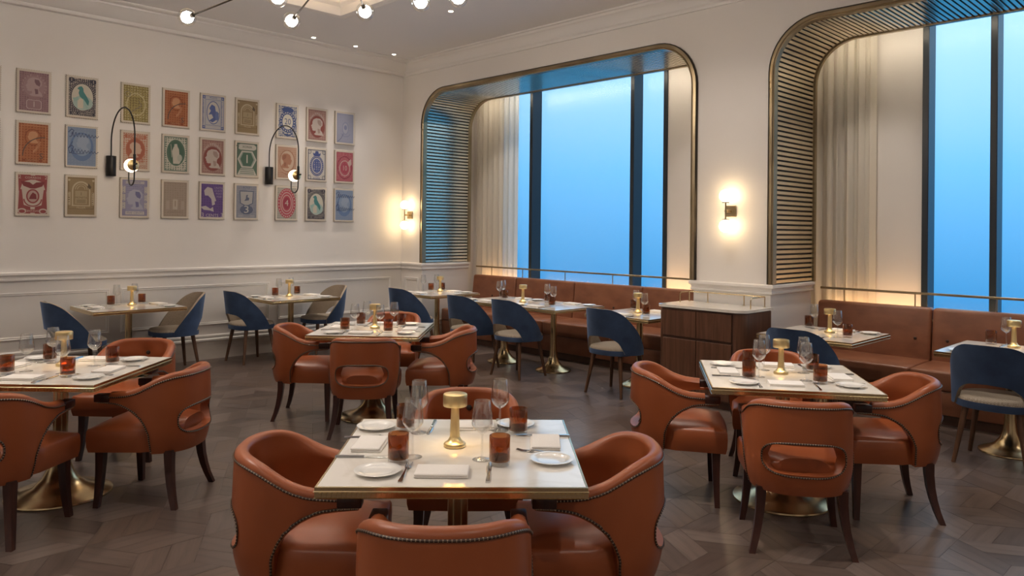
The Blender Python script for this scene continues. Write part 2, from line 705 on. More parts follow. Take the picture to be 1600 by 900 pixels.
slat_mesh = MB().rbox(-.0155, .0155, .035, DEP - .03, 0, .022, .003, 1).mesh('slat', M['slat'], smooth=False)
for oi, (a, b) in enumerate(OPEN):
    T, n, at = path_open(a, b, .004, .047)
    bk = MB()
    path = []
    for k in range(141):
        x, z, nx, nz = at(min(T * k / 140, T - 1e-6))
        path.append(((x, 0, z), (nx, 0, nz), (0, 1, 0)))
    bk.sweep([(0, .02), (.010, .02), (.010, DEP - .01), (0, DEP - .01)], path)
    lining = struct(bk, 'trim_%d' % (oi + 1), M['slatback'], ang=25)
    n = min(n, 298)
    for k in range(n):
        x, z, nx, nz = at((k + .5) * T / n)
        o = bpy.data.objects.new('slat', slat_mesh)
        COL.objects.link(o)
        o.parent = lining
        # local x = along path, y = depth, z = normal
        zx = Vector((nx, 0, nz))
        xx = Vector((0, 1, 0)).cross(zx)
        mm = Matrix((xx, Vector((0, 1, 0)), zx)).transposed().to_4x4()
        mm.translation = Vector((x, 0, z)) + zx * .008
        o.matrix_local = mm
    T, n, at = path_open(a, b, -.022, .05)
    path = []
    for k in range(141):
        x, z, nx, nz = at(min(T * k / 140, T - 1e-6))
        path.append(((x, 0, z), (nx, 0, nz), (0, 1, 0)))
    f1 = MB().sweep([(0, -.024), (.034, -.030), (.040, -.024), (.046, -.030), (.056, -.026), (.060, .036), (0, .036)], path)
    fo = f1.build('brass_frame', M['bronze'], lining, ang=30)
    f1b = MB().sweep([(-.010, -.02), (.001, -.032), (.001, .0), (-.010, .0)], path)
    f1b.build('frame_edge', M['darkbronze'], lining, ang=30)
    T, n, at = path_open(a, b, 0, .05)
    path = []
    for k in range(141):
        x, z, nx, nz = at(min(T * k / 140, T - 1e-6))
        path.append(((x, 0, z), (nx, 0, nz), (0, 1, 0)))
    f2 = MB().sweep([(0, DEP - .035), (.045, DEP - .035), (.045, DEP + .01), (0, DEP + .01)], path)
    f2.build('inner_frame', M['bronze'], lining, ang=30)

# ---- ceiling with coffer
COF = (1.66, 6.0, -5.7, -2.11)
cl = MB()
x0_, x1_, y0_, y1_ = COF
cl.box(0, XR, y1_, 0, ZC, ZC + .14)
cl.box(0, XR, YR, y0_, ZC, ZC + .14)
cl.box(0, x0_, y0_, y1_, ZC, ZC + .14)
cl.box(x1_, XR, y0_, y1_, ZC, ZC + .14)
cl.box(x0_ - .3, x1_ + .3, y0_ - .3, y1_ + .3, ZC + .42, ZC + .5)
cl.box(x0_ - .34, x0_ - .3, y0_ - .34, y1_ + .34, ZC + .1, ZC + .5)
cl.box(x1_ + .3, x1_ + .34, y0_ - .34, y1_ + .34, ZC + .1, ZC + .5)
cl.box(x0_ - .34, x1_ + .34, y0_ - .34, y0_ - .3, ZC + .1, ZC + .5)
cl.box(x0_ - .34, x1_ + .34, y1_ + .3, y1_ + .34, ZC + .1, ZC + .5)
ceiling = struct(cl, 'ceiling', M['ceiling'], smooth=False)
# recess ceiling pieces over the window alcoves
struct(MB().box(.2, XR, WT, YW + .2, 4.40, 4.5), 'ceiling_alcove', M['ceiling'], smooth=False)


def frame_path(x0, x1, y0, y1, z):
    """closed rectangular path; normals point inwards"""
    s_ = 1
    return [((x0, y0, z), (1, 1, 0), (0, 0, 1)), ((x1, y0, z), (-1, 1, 0), (0, 0, 1)), ((x1, y1, z), (-1, -1, 0), (0, 0, 1)), ((x0, y1, z), (1, -1, 0), (0, 0, 1))]


cm = MB().sweep([(-.13, .0), (-.13, -.018), (-.09, -.030), (-.06, -.022), (-.03, -.040), (.012, -.034), (.020, -.01), (.020, .06), (.045, .10), (.045, .145), (-.02, .145), (-.02, .0)], frame_path(*COF, ZC), closed=True)
struct(cm, 'trim_coffer', M['trim'], ang=30)
cv = MB()
cv.sweep([(-.10, .17), (-.05, .17), (-.05, .19), (-.10, .19)], frame_path(*COF, ZC), closed=True)
o = cv.build('cove_strip', M['cove'], None, smooth=False)
tag(o, 'warm cove light strip hidden on the coffer ledge above the chandelier', 'cove light')

# crown mouldings
CRL = [(0, 0), (0, -.185), (.075, -.185), (.085, -.165), (.085, -.150), (.105, -.145), (.19, -.075), (.225, -.045), (.24, -.045), (.245, -.028), (.315, -.022), (.33, -.01), (.33, 0)]
pathL = [((0, YR, ZC), (1, 0, 0), (0, 0, 1)), ((0, 0, ZC), (1, 0, 0), (0, 0, 1))]
struct(MB().sweep(CRL, pathL), 'trim_crown_left', M['trim'], ang=30)
CRR = [(0, 0), (0, -.19), (.02, -.19), (.028, -.165), (.05, -.150), (.062, -.10), (.10, -.055), (.125, -.045), (.135, -.02), (.165, -.015), (.17, 0)]
pathR = [((0, 0, ZC), (0, -1, 0), (0, 0, 1)), ((XR, 0, ZC), (0, -1, 0), (0, 0, 1))]
struct(MB().sweep(CRR, pathR), 'trim_crown_right', M['trim'], ang=30)

# chair rail, skirting and panel mouldings
RAIL = [(0, 1.122), (.034, 1.122), (.042, 1.114), (.042, 1.092), (.026, 1.080), (.018, 1.064), (.018, 1.052), (.026, 1.046), (.026, 1.034), (.008, 1.022), (0, 1.022)]
SKIRT = [(0, .30), (.016, .30), (.026, .288), (.026, .268), (.020, .258), (.034, .245), (.034, .225), (.022, .216), (.022, 0), (0, 0)]
pl = [((0, YR, 0), (1, 0, 0), (0, 0, 1)), ((0, 0, 0), (1, 0, 0), (0, 0, 1))]
struct(MB().sweep(RAIL, pl), 'trim_chair_rail_left', M['trim'], ang=25)
sk = MB().sweep(SKIRT[:8] + [(0, .216)], pl)
struct(sk, 'baseboard_left', M['trim'], ang=25)
st = MB().box(0, .020, YR, 0, 0, .217)
struct(st, 'baseboard_left_stone', M['base_stone'], smooth=False)


def wall_run(prof, pts):
    path = []
    N = len(pts)
    for i, (x, y) in enumerate(pts):
        if i == 0:
            d = Vector(pts[1]) - Vector(pts[0])
        elif i == N - 1:
            d = Vector(pts[-1]) - Vector(pts[-2])
        else:
            d = None
        if d is not None:
            d.normalize()
            n_ = Vector((d.y, -d.x))
        else:
            d1 = (Vector(pts[i]) - Vector(pts[i - 1])).normalized()
            d2 = (Vector(pts[i + 1]) - Vector(pts[i])).normalized()
            n1, n2 = Vector((d1.y, -d1.x)), Vector((d2.y, -d2.x))
            n_ = (n1 + n2) / (1 + n1.dot(n2))
        path.append(((x, y, 0), (n_.x, n_.y, 0), (0, 0, 1)))
    return MB().sweep(prof, path)


runs = [[(0, 0), (.50, 0), (.50, DEP)], [(4.98, DEP), (4.98, 0), (5.81, 0), (5.81, DEP)], [(10.29, DEP), (10.29, 0), (XR, 0)]]
for i, rn in enumerate(runs):
    struct(wall_run(RAIL, rn), 'trim_chair_rail_right_%d' % (i + 1), M['trim'], ang=25)
    struct(wall_run(SKIRT, rn), 'baseboard_right_%d' % (i + 1), M['trim'], ang=25)

PANP = [(0, 0), (0, .010), (.010, .016), (.020, .010), (.030, .012), (.036, .0)]


def panel_mould(parent, axis, a0, a1, z0, z1):
    """rectangular bolection moulding on the stamp wall (axis y) or window wall (axis x)"""
    if axis == 'y':
        P = [((0, a0, z0), (0, 1, 1)), ((0, a1, z0), (0, -1, 1)), ((0, a1, z1), (0, -1, -1)), ((0, a0, z1), (0, 1, -1))]
        up = (1, 0, 0)
    else:
        P = [((a0, 0, z0), (1, 0, 1)), ((a1, 0, z0), (-1, 0, 1)), ((a1, 0, z1), (-1, 0, -1)), ((a0, 0, z1), (1, 0, -1))]
        up = (0, -1, 0)
    MB().sweep(PANP, [(p, n_, up) for p, n_ in P], closed=True).build('panel_moulding', M['trim'], parent, ang=25)


y = -.19
while y > YR + 1.9:
    panel_mould(wall_left, 'y', y - 1.79, y, .415, .91)
    y -= 1.905
panel_mould(wall_right, 'x', .10, .42, .415, .91)

# ================================================================== LIGHT FITTINGS


def make_downlight():
    r = empty('ceiling_downlight')
    r['category'] = 'downlight'
    MB().lathe([(.040, 0), (.040, -.005), (.028, -.006), (.027, 0), (.027, .03)], 24, cap=False).build('trim_ring', M['trim'], r)
    MB().lathe([(.0001, .0), (.026, -.001)], 24, cap=False).build('lens', M['downglow'], r)
    return r


def spot(loc, tgt, power, col=(1, .89, .78), size=75, blend=.9, parent=None):
    l = bpy.data.lights.new('downlight_beam', 'SPOT')
    l.energy = power
    l.color = col
    l.spot_size = R(size)
    l.spot_blend = blend
    l.shadow_soft_size = .05
    o = bpy.data.objects.new('downlight_beam', l)
    COL.objects.link(o)
    d = Vector(tgt) - Vector(loc)
    q = d.to_track_quat('-Z', 'Y')
    if parent is not None:
        o.parent = parent
        o.location = Vector(loc) - Vector(parent.location)
    else:
        o.location = loc
    o.rotation_euler = q.to_euler()
    return o


DLP = Proto(make_downlight())
dl_labels = {
    0: 'round recessed downlight nearest the room corner above the stamp wall',
    1: 'middle of three round recessed downlights above the stamp wall',
    2: 'third recessed downlight from the corner above the stamp wall',
}
yl = -.50
i = 0
while yl > -9:
    lab = dl_labels.get(i, 'recessed downlight above the stamp wall, past the top of the picture')
    if i < 3 or i >= 8:
        d = DLP.place((.455, yl, ZC - .0005), 0, lab, 'downlights along the stamp wall')
        spot((.455, yl, ZC - .02), (.62, yl, 0), P_DOWN * .8, size=74, blend=1.0, parent=d)
    yl -= .63
    i += 1
OPENC = [(2.646, -1.31, None, 2.2), (5.4, -1.31, None, 1.6), (8.0, -1.31, None, 1.6), (9.8, -3.2, None, 2.2), (9.8, -5.6, None, 2.2), (9.8, -8.0, None, 2.2), (7.6, -8.4, None, 2.2), (4.2, -8.4, None, 2.2), (7.0, -3.9, (7.06, -2.4, .75), 4.0),  # all but the first are unseen, added to light the room and tables
         (5.1, -6.5, (6.897, -4.804, .75), 4.2), (2.7, -6.6, (4.03, -5.48, .75), 4.0), (1.25, -3.4, (3.69, -3.0, .75), 3.4)]  # first on this line follows the shadow direction on the centre table
for k, (x, yy, tg, pw) in enumerate(OPENC):
    lab = 'single recessed downlight in the ceiling facing the window recess' if k == 0 else 'unseen recessed downlight in the open ceiling, past the top of the picture'
    d = DLP.place((x, yy, ZC - .0005), 0, lab, 'downlights in the open ceiling')
    if tg is None:
        spot((x, yy, ZC - .02), (x, yy, 0), P_DOWN * pw, size=130, blend=1.0, parent=d)
    else:
        spot((x, yy, ZC - .02), tg, P_DOWN * pw, size=42, blend=1.0, parent=d)
for k, x in enumerate((1.1, 2.74, 4.38, 6.41, 8.05, 9.69)):
    w_ord = ('first', 'second', 'third')[k % 3]
    lab = '%s tiny spotlight from the corner end in the slatted soffit of the %s window recess' % (w_ord, 'first' if k < 3 else 'second')
    d = DLP.place((x, .60, ZO - .0285), 0, lab, 'spotlights in the slatted soffits')
    d.scale = (.34, .34, .5)
    sp = spot((x, .60, ZO - .045), (x, .80, 0), P_DOWN * 1.2, size=85, blend=1.0, parent=None)
    sp.parent = d
    sp.matrix_parent_inverse = (Matrix.Translation(d.location) @ Matrix.Diagonal((.34, .34, .5, 1))).inverted()


def make_chandelier(hub, globes, label):
    r = empty('chandelier', hub)
    tag(r, label, 'chandelier')
    H = Vector(hub)
    top = ZC + .42 - H.z
    MB().tube([(0, 0, .02), (0, 0, top - .02)], .011, 10).build('drop_rod', M['darkbronze'], r)
    MB().lathe([(.07, top - .035), (.075, top - .03), (.075, top)], 24).build('ceiling_rose', M['darkbronze'], r)
    MB().lathe([(.001, -.06), (.03, -.05), (.045, -.02), (.045, .02), (.03, .05), (.012, .06)], 20).build('hub', M['darkbronze'], r)
    for g in globes:
        g = Vector(g) - H
        d = g.normalized()
        e_ = g - d * .075
        arm = MB().tube([d * .03, e_], .0075, 8)
        arm.build('arm', M['darkbronze'], r)
        T = Matrix.Translation(e_) @ d.to_track_quat('Z', 'Y').to_matrix().to_4x4()
        so = MB().lathe([(.008, -.03), (.02, -.02), (.022, .012), (.016, .018)], 14, M4=T)
        so.build('socket', M['darkbronze'], r)
        gl = MB().sphere(g, .078, 22, 14).build('globe', M['globeglass'], r)
        T2 = Matrix.Translation(g) @ d.to_track_quat('Z', 'Y').to_matrix().to_4x4()
        MB().lathe([(.014, -.062), (.034, -.046), (.050, -.014), (.051, .010), (.041, .032), (.023, .047), (.0005, .052)], 20, M4=T2).build('bulb', M['globe'], gl)
    return r


hub = Vector((4.40, -3.78, 3.60))
gl = [(2.429, -4.135, 3.45), (3.005, -3.446, 3.45), (3.727, -3.158, 3.45), (4.288, -3.001, 3.45), (3.547, -3.861, 3.45), (4.599, -2.87, 3.45)]
gl += [(5.7, -3.3, 3.5), (3.2, -4.9, 3.45)]
make_chandelier((5.2, -5.2, 3.60), [(4.3, -5.9, 3.45), (5.0, -6.3, 3.5), (5.9, -6.0, 3.45), (6.2, -5.1, 3.5), (6.0, -4.4, 3.45), (5.0, -4.7, 3.5)],  # extra chandelier out of view, added to fill the room with light
                'unseen second spider chandelier added for fill light, above the picture')
make_chandelier(hub, gl, 'dark bronze spider chandelier with clear globes hanging from the ceiling coffer')

# ---- sconces on the window wall


def make_sconce():
    r = empty('wall_sconce')
    tag(r, cat='wall sconce')
    MB().rbox(-.055, .055, -.022, 0, -.055, .055, .003, 1).build('back_plate', M['bronze'], r)
    b = MB()
    b.tube([(0, -.02, 0), (0, -.11, 0)], .014, 10)
    b.tube([(0, -.11, -.085), (0, -.11, .085)], .007, 10)
    b.build('stem', M['bronze'], r)
    for s_ in (-1, 1):
        T = Matrix.Translation((0, -.11, .083 * s_))
        MB().lathe([(.0001, -.004), (.034, -.004), (.034, .004), (.0001, .004)], 18, M4=T).build('globe_holder', M['bronze'], r)
        MB().sphere((0, -.11, .147 * s_), .062, 22, 14).build('globe', M['sconceglobe'], r)
    return r


SC = Proto(make_sconce())
SC.place((.215, 0, 1.815), 0, 'brass twin-globe sconce beside the room corner and first window frame')
SC.place((5.395, 0, 1.82), 0, 'brass twin-globe sconce on the pier above the walnut sideboard')


def make_arc(y, label):
    r = empty('arc_wall_lamp', (0, y, 0))
    tag(r, label, 'wall lamp', 'arched lamps on the stamp wall')
    MB().lathe([(.05, 2.165), (.052, 2.168), (.052, 2.385), (.05, 2.388)], 22, M4=Matrix.Translation((.055, 0, 0))).build('wall_mount', M['black'], r)
    a, b = .055, .80
    pts = [(a, 0, 2.38)]
    zt = 2.55
    for k in range(25):
        t_ = PI * k / 24
        pts.append(((a + b) / 2 - (b - a) / 2 * math.cos(t_), 0, zt + .335 * math.sin(t_)))
    pts.append((b, 0, 2.20))
    for k in range(1, 13):
        t_ = PI * k / 12
        pts.append((b - .085 + .085 * math.cos(t_), 0, 2.125 - .085 * math.sin(t_)))
    pts.append((b - .17, 0, 2.24))
    MB().tube(pts, .0075, 8).build('arched_rod', M['black'], r)
    MB().lathe([(.014, 2.20), (.014, 2.36)], 12, M4=Matrix.Translation((b, 0, 0))).build('sleeve', M['black'], r)
    MB().tube([(b - .22, 0, 2.240), (b + .06, 0, 2.258)], .010, 8).build('cross_bar', M['black'], r)
    MB().sphere((b - .095, 0, 2.247), .07, 22, 14).build('globe', M['arcglobe'], r)
    T = Matrix.Translation((b - .04, 0, 2.25)) @ Matrix.Rotation(PI / 2, 4, 'Y')
    MB().lathe([(.001, -.012), (.052, -.006), (.060, .004), (.030, .016), (.012, .026)], 20, M4=T).build('brass_cup', M['goldbrass'], r)
    return r


make_arc(-4.02, 'black arched wall lamp among the stamp prints, further from the corner')
make_arc(-2.145, 'black arched wall lamp among the stamp prints, nearer the corner')

# ================================================================== STAMP PRINTS
SW, SH, SD = .318, .456, .026
ROWZ = [(3.232 + 2.778) / 2, (2.694 + 2.240) / 2, (2.161 + 1.704) / 2]
COLY = [-5.21, -4.762, -4.307, -3.757, -3.308, -2.868, -2.430, -1.879, -1.445, -1.008]


def stamp_body():
    n1, n2 = 14, 20
    r_ = .0072
    pts = []

    def edge(p, q, n):
        p, q = Vector(p), Vector(q)
        d = (q - p).normalized()
        nrm = Vector((-d.y, d.x))   # inward for a counter-clockwise outline
        L = (q - p).length
        for k in range(n):
            c = p + d * (L * (k + .5) / n)
            pts.append(p + d * (L * k / n) + d * .0005)
            for a in (0, 45, 90, 135, 180):
                pts.append(c - d * (r_ * math.cos(R(a))) + nrm * (r_ * math.sin(R(a))))
    w, h = SW / 2, SH / 2
    edge((-w, -h), (w, -h), n1)
    edge((w, -h), (w, h), n2)
    edge((w, h), (-w, h), n1)
    edge((-w, h), (-w, -h), n2)
    return [(p.x, p.y) for p in pts]


# local frame of a stamp: u -> +y (right as seen from the room), v -> +z, thickness -> +x
UV = Matrix(((0, 0, 1, 0), (1, 0, 0, 0), (0, 1, 0, 0), (0, 0, 0, 1)))
body_poly = stamp_body()
bm_ = MB()
nB = len(body_poly)
bm_.add([(x, y_, 0) for x, y_ in body_poly] + [(x, y_, SD) for x, y_ in body_poly],
        [tuple(reversed(range(nB)))] + [(k, (k + 1) % nB, nB + (k + 1) % nB, nB + k) for k in range(nB)], 1, UV)
bm_.add([(x, y_, SD) for x, y_ in body_poly], [tuple(range(nB))], 0, UV)
stamp_mesh = bm_.mesh('stamp_panel', [M['paper'], M['paperedge']], smooth=False)


class Ink:
    def __init__(s):
        s.mb = MB()
        s.z = SD + .0006
        s.mats = []

    def mi(s, c):
        for i, (cc, m) in enumerate(s.mats):
            if cc == c:
                return i
        m = mat('stamp_ink', c, .65)
        s.mats.append((c, m))
        return len(s.mats) - 1

    def poly(s, pts, c, up=True):
        if up:
            s.z += .00012
        s.mb.add([(x, y_, s.z) for x, y_ in pts], [tuple(range(len(pts)))], s.mi(c), UV)

    def rect(s, x0, y0, x1, y1, c):
        s.poly([(x0, y0), (x1, y0), (x1, y1), (x0, y1)], c)

    def frame(s, x0, y0, x1, y1, w, c):
        s.z += .00012
        for q in ((x0, y0, x1, y0 + w), (x0, y1 - w, x1, y1), (x0, y0 + w, x0 + w, y1 - w), (x1 - w, y0 + w, x1, y1 - w)):
            s.poly([(q[0], q[1]), (q[2], q[1]), (q[2], q[3]), (q[0], q[3])], c, False)

    def ell(s, cx, cy, a, b, c, n=28):
        s.poly([(cx + a * math.cos(2 * PI * k / n), cy + b * math.sin(2 * PI * k / n)) for k in range(n)], c)

    def ring(s, cx, cy, a, b, w, c, n=32, a0=0, a1=360):
        s.z += .00012
        for k in range(n):
            t0, t1 = R(a0 + (a1 - a0) * k / n), R(a0 + (a1 - a0) * (k + 1) / n)
            s.poly([(cx + a * math.cos(t0), cy + b * math.sin(t0)), (cx + a * math.cos(t1), cy + b * math.sin(t1)),
                    (cx + (a - w) * math.cos(t1), cy + (b - w) * math.sin(t1)), (cx + (a - w) * math.cos(t0), cy + (b - w) * math.sin(t0))], c, False)

    def dots(s, cx, cy, a, b, r_, n, c):
        s.z += .00012
        for k in range(n):
            t_ = 2 * PI * k / n
            x, y_ = cx + a * math.cos(t_), cy + b * math.sin(t_)
            s.poly([(x + r_ * math.cos(PI / 3 * j), y_ + r_ * math.sin(PI / 3 * j)) for j in range(6)], c, False)

    def scrolls(s, x0, y0, x1, y1, step, r_, c, skip=None):
        s.z += .00012
        nx, ny = int((x1 - x0) / step), int((y1 - y0) / step)
        for i_ in range(nx + 1):
            for j_ in range(ny + 1):
                x, y_ = x0 + (x1 - x0) * i_ / max(nx, 1), y0 + (y1 - y0) * j_ / max(ny, 1)
                if skip and skip(x, y_):
                    continue
                q = r_ * (.7 + .6 * random.random())
                a0 = random.random() * PI
                s.poly([(x + q * math.cos(a0), y_ + q * math.sin(a0)), (x + .55 * q * math.cos(a0 + PI / 2), y_ + .55 * q * math.sin(a0 + PI / 2)),
                        (x - q * math.cos(a0), y_ - q * math.sin(a0)), (x + .55 * q * math.cos(a0 - PI / 2), y_ + .55 * q * math.sin(a0 - PI / 2))], c, False)

    def line(s, pts, w, c):
        s.z += .00012
        for p, q in zip(pts[:-1], pts[1:]):
            p, q = Vector(p), Vector(q)
            d = q - p
            if d.length < 1e-6:
                continue
            n_ = Vector((-d.y, d.x)).normalized() * w / 2
            e_ = d.normalized() * w * .3
            s.poly([tuple(p - n_ - e_), tuple(q - n_ + e_), tuple(q + n_ + e_), tuple(p + n_ - e_)], c, False)

    def text(s, txt, cx, cy, size, c, sx=1.0):
        s.z += .00015
        cu = bpy.data.curves.new('t', 'FONT')
        cu.body = txt
        cu.size = size
        cu.align_x = 'CENTER'
        cu.align_y = 'CENTER'
        cu.resolution_u = 2
        ob = bpy.data.objects.new('t', cu)
        me = ob.to_mesh()
        vs = [(cx + v.co.x * sx, cy + v.co.y, s.z) for v in me.vertices]
        fs = [tuple(p.vertices) for p in me.polygons]
        s.mb.add(vs, fs, s.mi(c), UV)
        ob.to_mesh_clear()
        bpy.data.objects.remove(ob)
        bpy.data.curves.remove(cu)

    def arc_text(s, txt, cx, cy, a, b, a0, a1, size, c):
        z = s.z
        n = len(txt)
        for i_, ch in enumerate(txt):
            t_ = R(a0 + (a1 - a0) * i_ / max(1, n - 1))
            if ch != ' ':
                s.z = z
                s.text(ch, cx + a * math.cos(t_), cy + b * math.sin(t_), size, c)

    def head(s, cx, cy, sc, c, flip=1):
        P = [(-.10, -.50), (.42, -.50), (.34, -.30), (.22, -.18), (.24, -.02), (.36, .12), (.36, .34), (.20, .50), (-.06, .52), (-.26, .42),
             (-.33, .26), (-.32, .16), (-.42, .02), (-.36, -.02), (-.37, -.10), (-.32, -.14), (-.33, -.22), (-.22, -.26), (-.10, -.24), (-.10, -.36), (-.22, -.44)]
        s.poly([(cx + x * sc * flip, cy + y_ * sc) for x, y_ in P], c)

    def shade_head(s, cx, cy, sc, c, flip=1):
        s.poly([(cx + x * sc * flip, cy + y_ * sc) for x, y_ in [(.02, .42), (.22, .40), (.30, .22), (.26, .05), (.10, .12), (.02, .26)]], c)
        s.poly([(cx + x * sc * flip, cy + y_ * sc) for x, y_ in [(.02, -.10), (.18, -.12), (.20, -.36), (.06, -.40)]], c)

    def bird(s, cx, cy, sc, c1, c2):
        s.poly([(cx + x * sc, cy + y_ * sc) for x, y_ in [(-.14, .48), (-.02, .52), (.06, .42), (.08, .24), (.22, .02), (.34, -.22), (.30, -.46), (.20, -.34), (.06, -.16), (-.10, -.02), (-.16, .16), (-.12, .32), (-.22, .38)]], c1)
        s.poly([(cx + x * sc, cy + y_ * sc) for x, y_ in [(.04, -.10), (.20, -.32), (.30, -.62), (.22, -.62), (.10, -.40)]], c2)
        s.poly([(cx + x * sc, cy + y_ * sc) for x, y_ in [(-.20, -.62), (.06, -.62), (.06, -.16), (-.02, -.10), (-.20, -.16)]], (.52, .47, .38))
        s.poly([(cx + x * sc, cy + y_ * sc) for x, y_ in [(-.44, -.12), (-.18, -.06), (-.14, -.2), (-.36, -.3)]], c2)


PAP = (.56, .50, .42)
w_, h_ = SW / 2 - .026, SH / 2 - .026


def postmark(k, c=(.09, .065, .055)):
    k.ring(.10, -.13, .20, .20, .009, c, 20, 88, 182)
    k.text('S', .07, -.135, .085, c)
    k.z += .0001


def d_mauve(k):
    c, d, l = (.275, .165, .18), (.165, .085, .105), (.46, .35, .34)
    k.rect(-w_, -h_, w_, h_, c)
    k.scrolls(-w_ + .01, -h_ + .01, w_ - .01, h_ - .01, .021, .010, d)
    k.ell(0, .055, .118, .132, c)
    k.arc_text('POSTAGE REVENUE', 0, .052, .107, .118, 205, -25, .026, l)
    k.ell(0, .055, .098, .110, (.315, .20, .21))
    k.head(0, .05, .19, (.40, .285, .285))
    k.shade_head(0, .05, .19, d)
    k.poly([(-.07, -.165), (-.055, -.185), (.055, -.185), (.07, -.165), (.07, -.105), (.055, -.085), (-.055, -.085), (-.07, -.105)], l)
    k.poly([(-.063, -.163), (-.051, -.178), (.051, -.178), (.063, -.163), (.063, -.107), (.051, -.092), (-.051, -.092), (-.063, -.107)], c)
    k.text('1', 0, -.135, .085, (.50, .40, .37))


def d_bird(k):
    dk, l = (.045, .042, .06), (.50, .45, .38)
    k.rect(-w_, -h_, w_, h_, dk)
    k.scrolls(-w_ + .008, -h_ + .008, w_ - .008, h_ - .008, .019, .0095, l)
    k.ell(0, 0, .125, .165, dk)
    k.dots(0, 0, .117, .157, .0045, 44, l)
    k.ell(0, 0, .106, .145, (.52, .49, .41))
    k.ell(.005, -.06, .098, .078, (.33, .43, .40))
    k.bird(-.005, .01, .21, (.055, .20, .20), (.28, .42, .39))
    for sx in (-1, 1):
        k.ell(sx * .107, .178, .028, .028, dk)
        k.text('1', sx * .107, .178, .05, l)
    k.rect(-w_ + .01, -h_ + .008, w_ - .01, -h_ + .038, dk)
    k.text('UN  CENTAVO', 0, -h_ + .023, .030, l)


def d_olive(k):
    c, d, l = (.33, .265, .10), (.19, .145, .05), (.48, .41, .23)
    k.rect(-w_, -h_, w_, h_, c)
    k.scrolls(-w_ + .01, -h_ + .01, w_ - .01, h_ - .01, .024, .013, d)
    k.scrolls(-w_ + .02, -h_ + .02, w_ - .02, h_ - .02, .03, .012, l)
    k.ring(0, -.01, .105, .13, .012, l)
    k.ell(0, -.01, .085, .10, c)
    k.scrolls(-.06, -.08, .06, .06, .028, .016, d)
    k.line([(-.05, -.10), (0, -.06), (.06, -.02), (.03, .03)], .008, (.20, .165, .12))
    k.ring(-.09, .10, .032, .032, .006, (.22, .2, .15), 12)


def d_orange(k):
    c, d, l = (.36, .125, .05), (.24, .065, .022), (.50, .25, .13)
    k.rect(-w_, -h_, w_, h_, c)
    k.scrolls(-w_ + .01, -h_ + .01, w_ - .01, h_ - .01, .026, .012, d)
    k.frame(-w_ + .02, -h_ + .02, w_ - .02, h_ - .02, .004, l)
    k.ring(-.005, .06, .075, .085, .008, d)
    k.ell(-.005, .06, .062, .072, c)
    k.head(-.005, .06, .12, l)
    for q in range(9):
        a = -.2 - q * .16
        k.line([(-.005 + .05 * math.cos(a), .03 + .06 * math.sin(a) - q * .006), (-.005 + .072 * math.cos(a), .03 + .08 * math.sin(a) - q * .006)], .007, l)
    k.rect(-w_ + .03, -h_ + .01, w_ - .05, -h_ + .032, d)
    k.text('CENTIMES', -.01, -h_ + .021, .026, l)
    postmark(k)


def d_lion(k):
    c, l = (.085, .12, .30), (.50, .47, .44)
    k.rect(-w_, -h_, w_, h_, (.44, .43, .44))
    k.frame(-w_, -h_, w_, h_, .005, c)
    k.frame(-w_ + .035, -h_ + .045, w_ - .035, h_ - .045, .004, c)
    k.scrolls(-w_ + .012, -h_ + .06, -w_ + .026, h_ - .06, .016, .009, c)
    k.scrolls(w_ - .026, -h_ + .06, w_ - .012, h_ - .06, .016, .009, c)
    for sx in (-1, 1):
        for sy in (-1, 1):
            k.rect(sx * (w_ - .02) - .016, sy * (h_ - .022) - .018, sx * (w_ - .02) + .016, sy * (h_ - .022) + .018, c)
            k.dots(sx * (w_ - .02), sy * (h_ - .022), .006, .006, .004, 4, l)
    k.text('POSTE', 0, h_ - .024, .032, c)
    k.ell(0, 0, .082, .142, c)
    k.ell(0, 0, .074, .132, l)
    k.poly([(-.02, .10), (.02, .08), (.03, .02), (.07, .0), (.06, -.05), (.03, -.09), (-.01, -.12), (-.05, -.10), (.0, -.06), (-.02, -.02), (-.06, -.03), (-.03, .02), (-.05, .05)], c)
    k.ell(.045, -.035, .022, .055, (.12, .17, .36))


def d_tan(k):
    c, d, l = (.275, .20, .11), (.15, .10, .05), (.46, .38, .26)
    k.rect(-w_, -h_, w_, h_, c)
    k.frame(-w_ + .01, -h_ + .06, w_ - .01, h_ - .01, .004, d)
    pts = [(-.09, -.11)] + [(-.09 * math.cos(PI * q / 14), .06 + .10 * math.sin(PI * q / 14)) for q in range(15)] + [(.09, -.11)]
    k.poly(pts, l)
    k.poly([(x * .86, y_ * .9) for x, y_ in pts], c)
    k.ring(0, .07, .06, .062, .006, l, 18, 0, 180)
    k.ring(0, .07, .04, .042, .006, l, 18, 0, 180)
    k.rect(-.058, -.085, .058, .055, (.36, .285, .175))
    k.text('1', 0, .022, .05, d)
    k.text('MONETA', 0, -.018, .028, d)
    for q in range(3):
        k.rect(-.045, -.046 - q * .014, .045, -.041 - q * .014, d)
    for sx in (-1, 1):
        k.rect(sx * .115 - .011, -.10, sx * .115 + .011, .04, l)
        k.scrolls(sx * .115 - .003, -.09, sx * .115 + .003, .03, .022, .010, d)
        k.ell(sx * .118, .17, .012, .012, l)
    k.text('FILLER', 0, -.128, .032, l)
    k.poly([(.06, .10), (.085, .075), (.10, .10), (.085, .12), (.07, .14)], (.12, .085, .05))


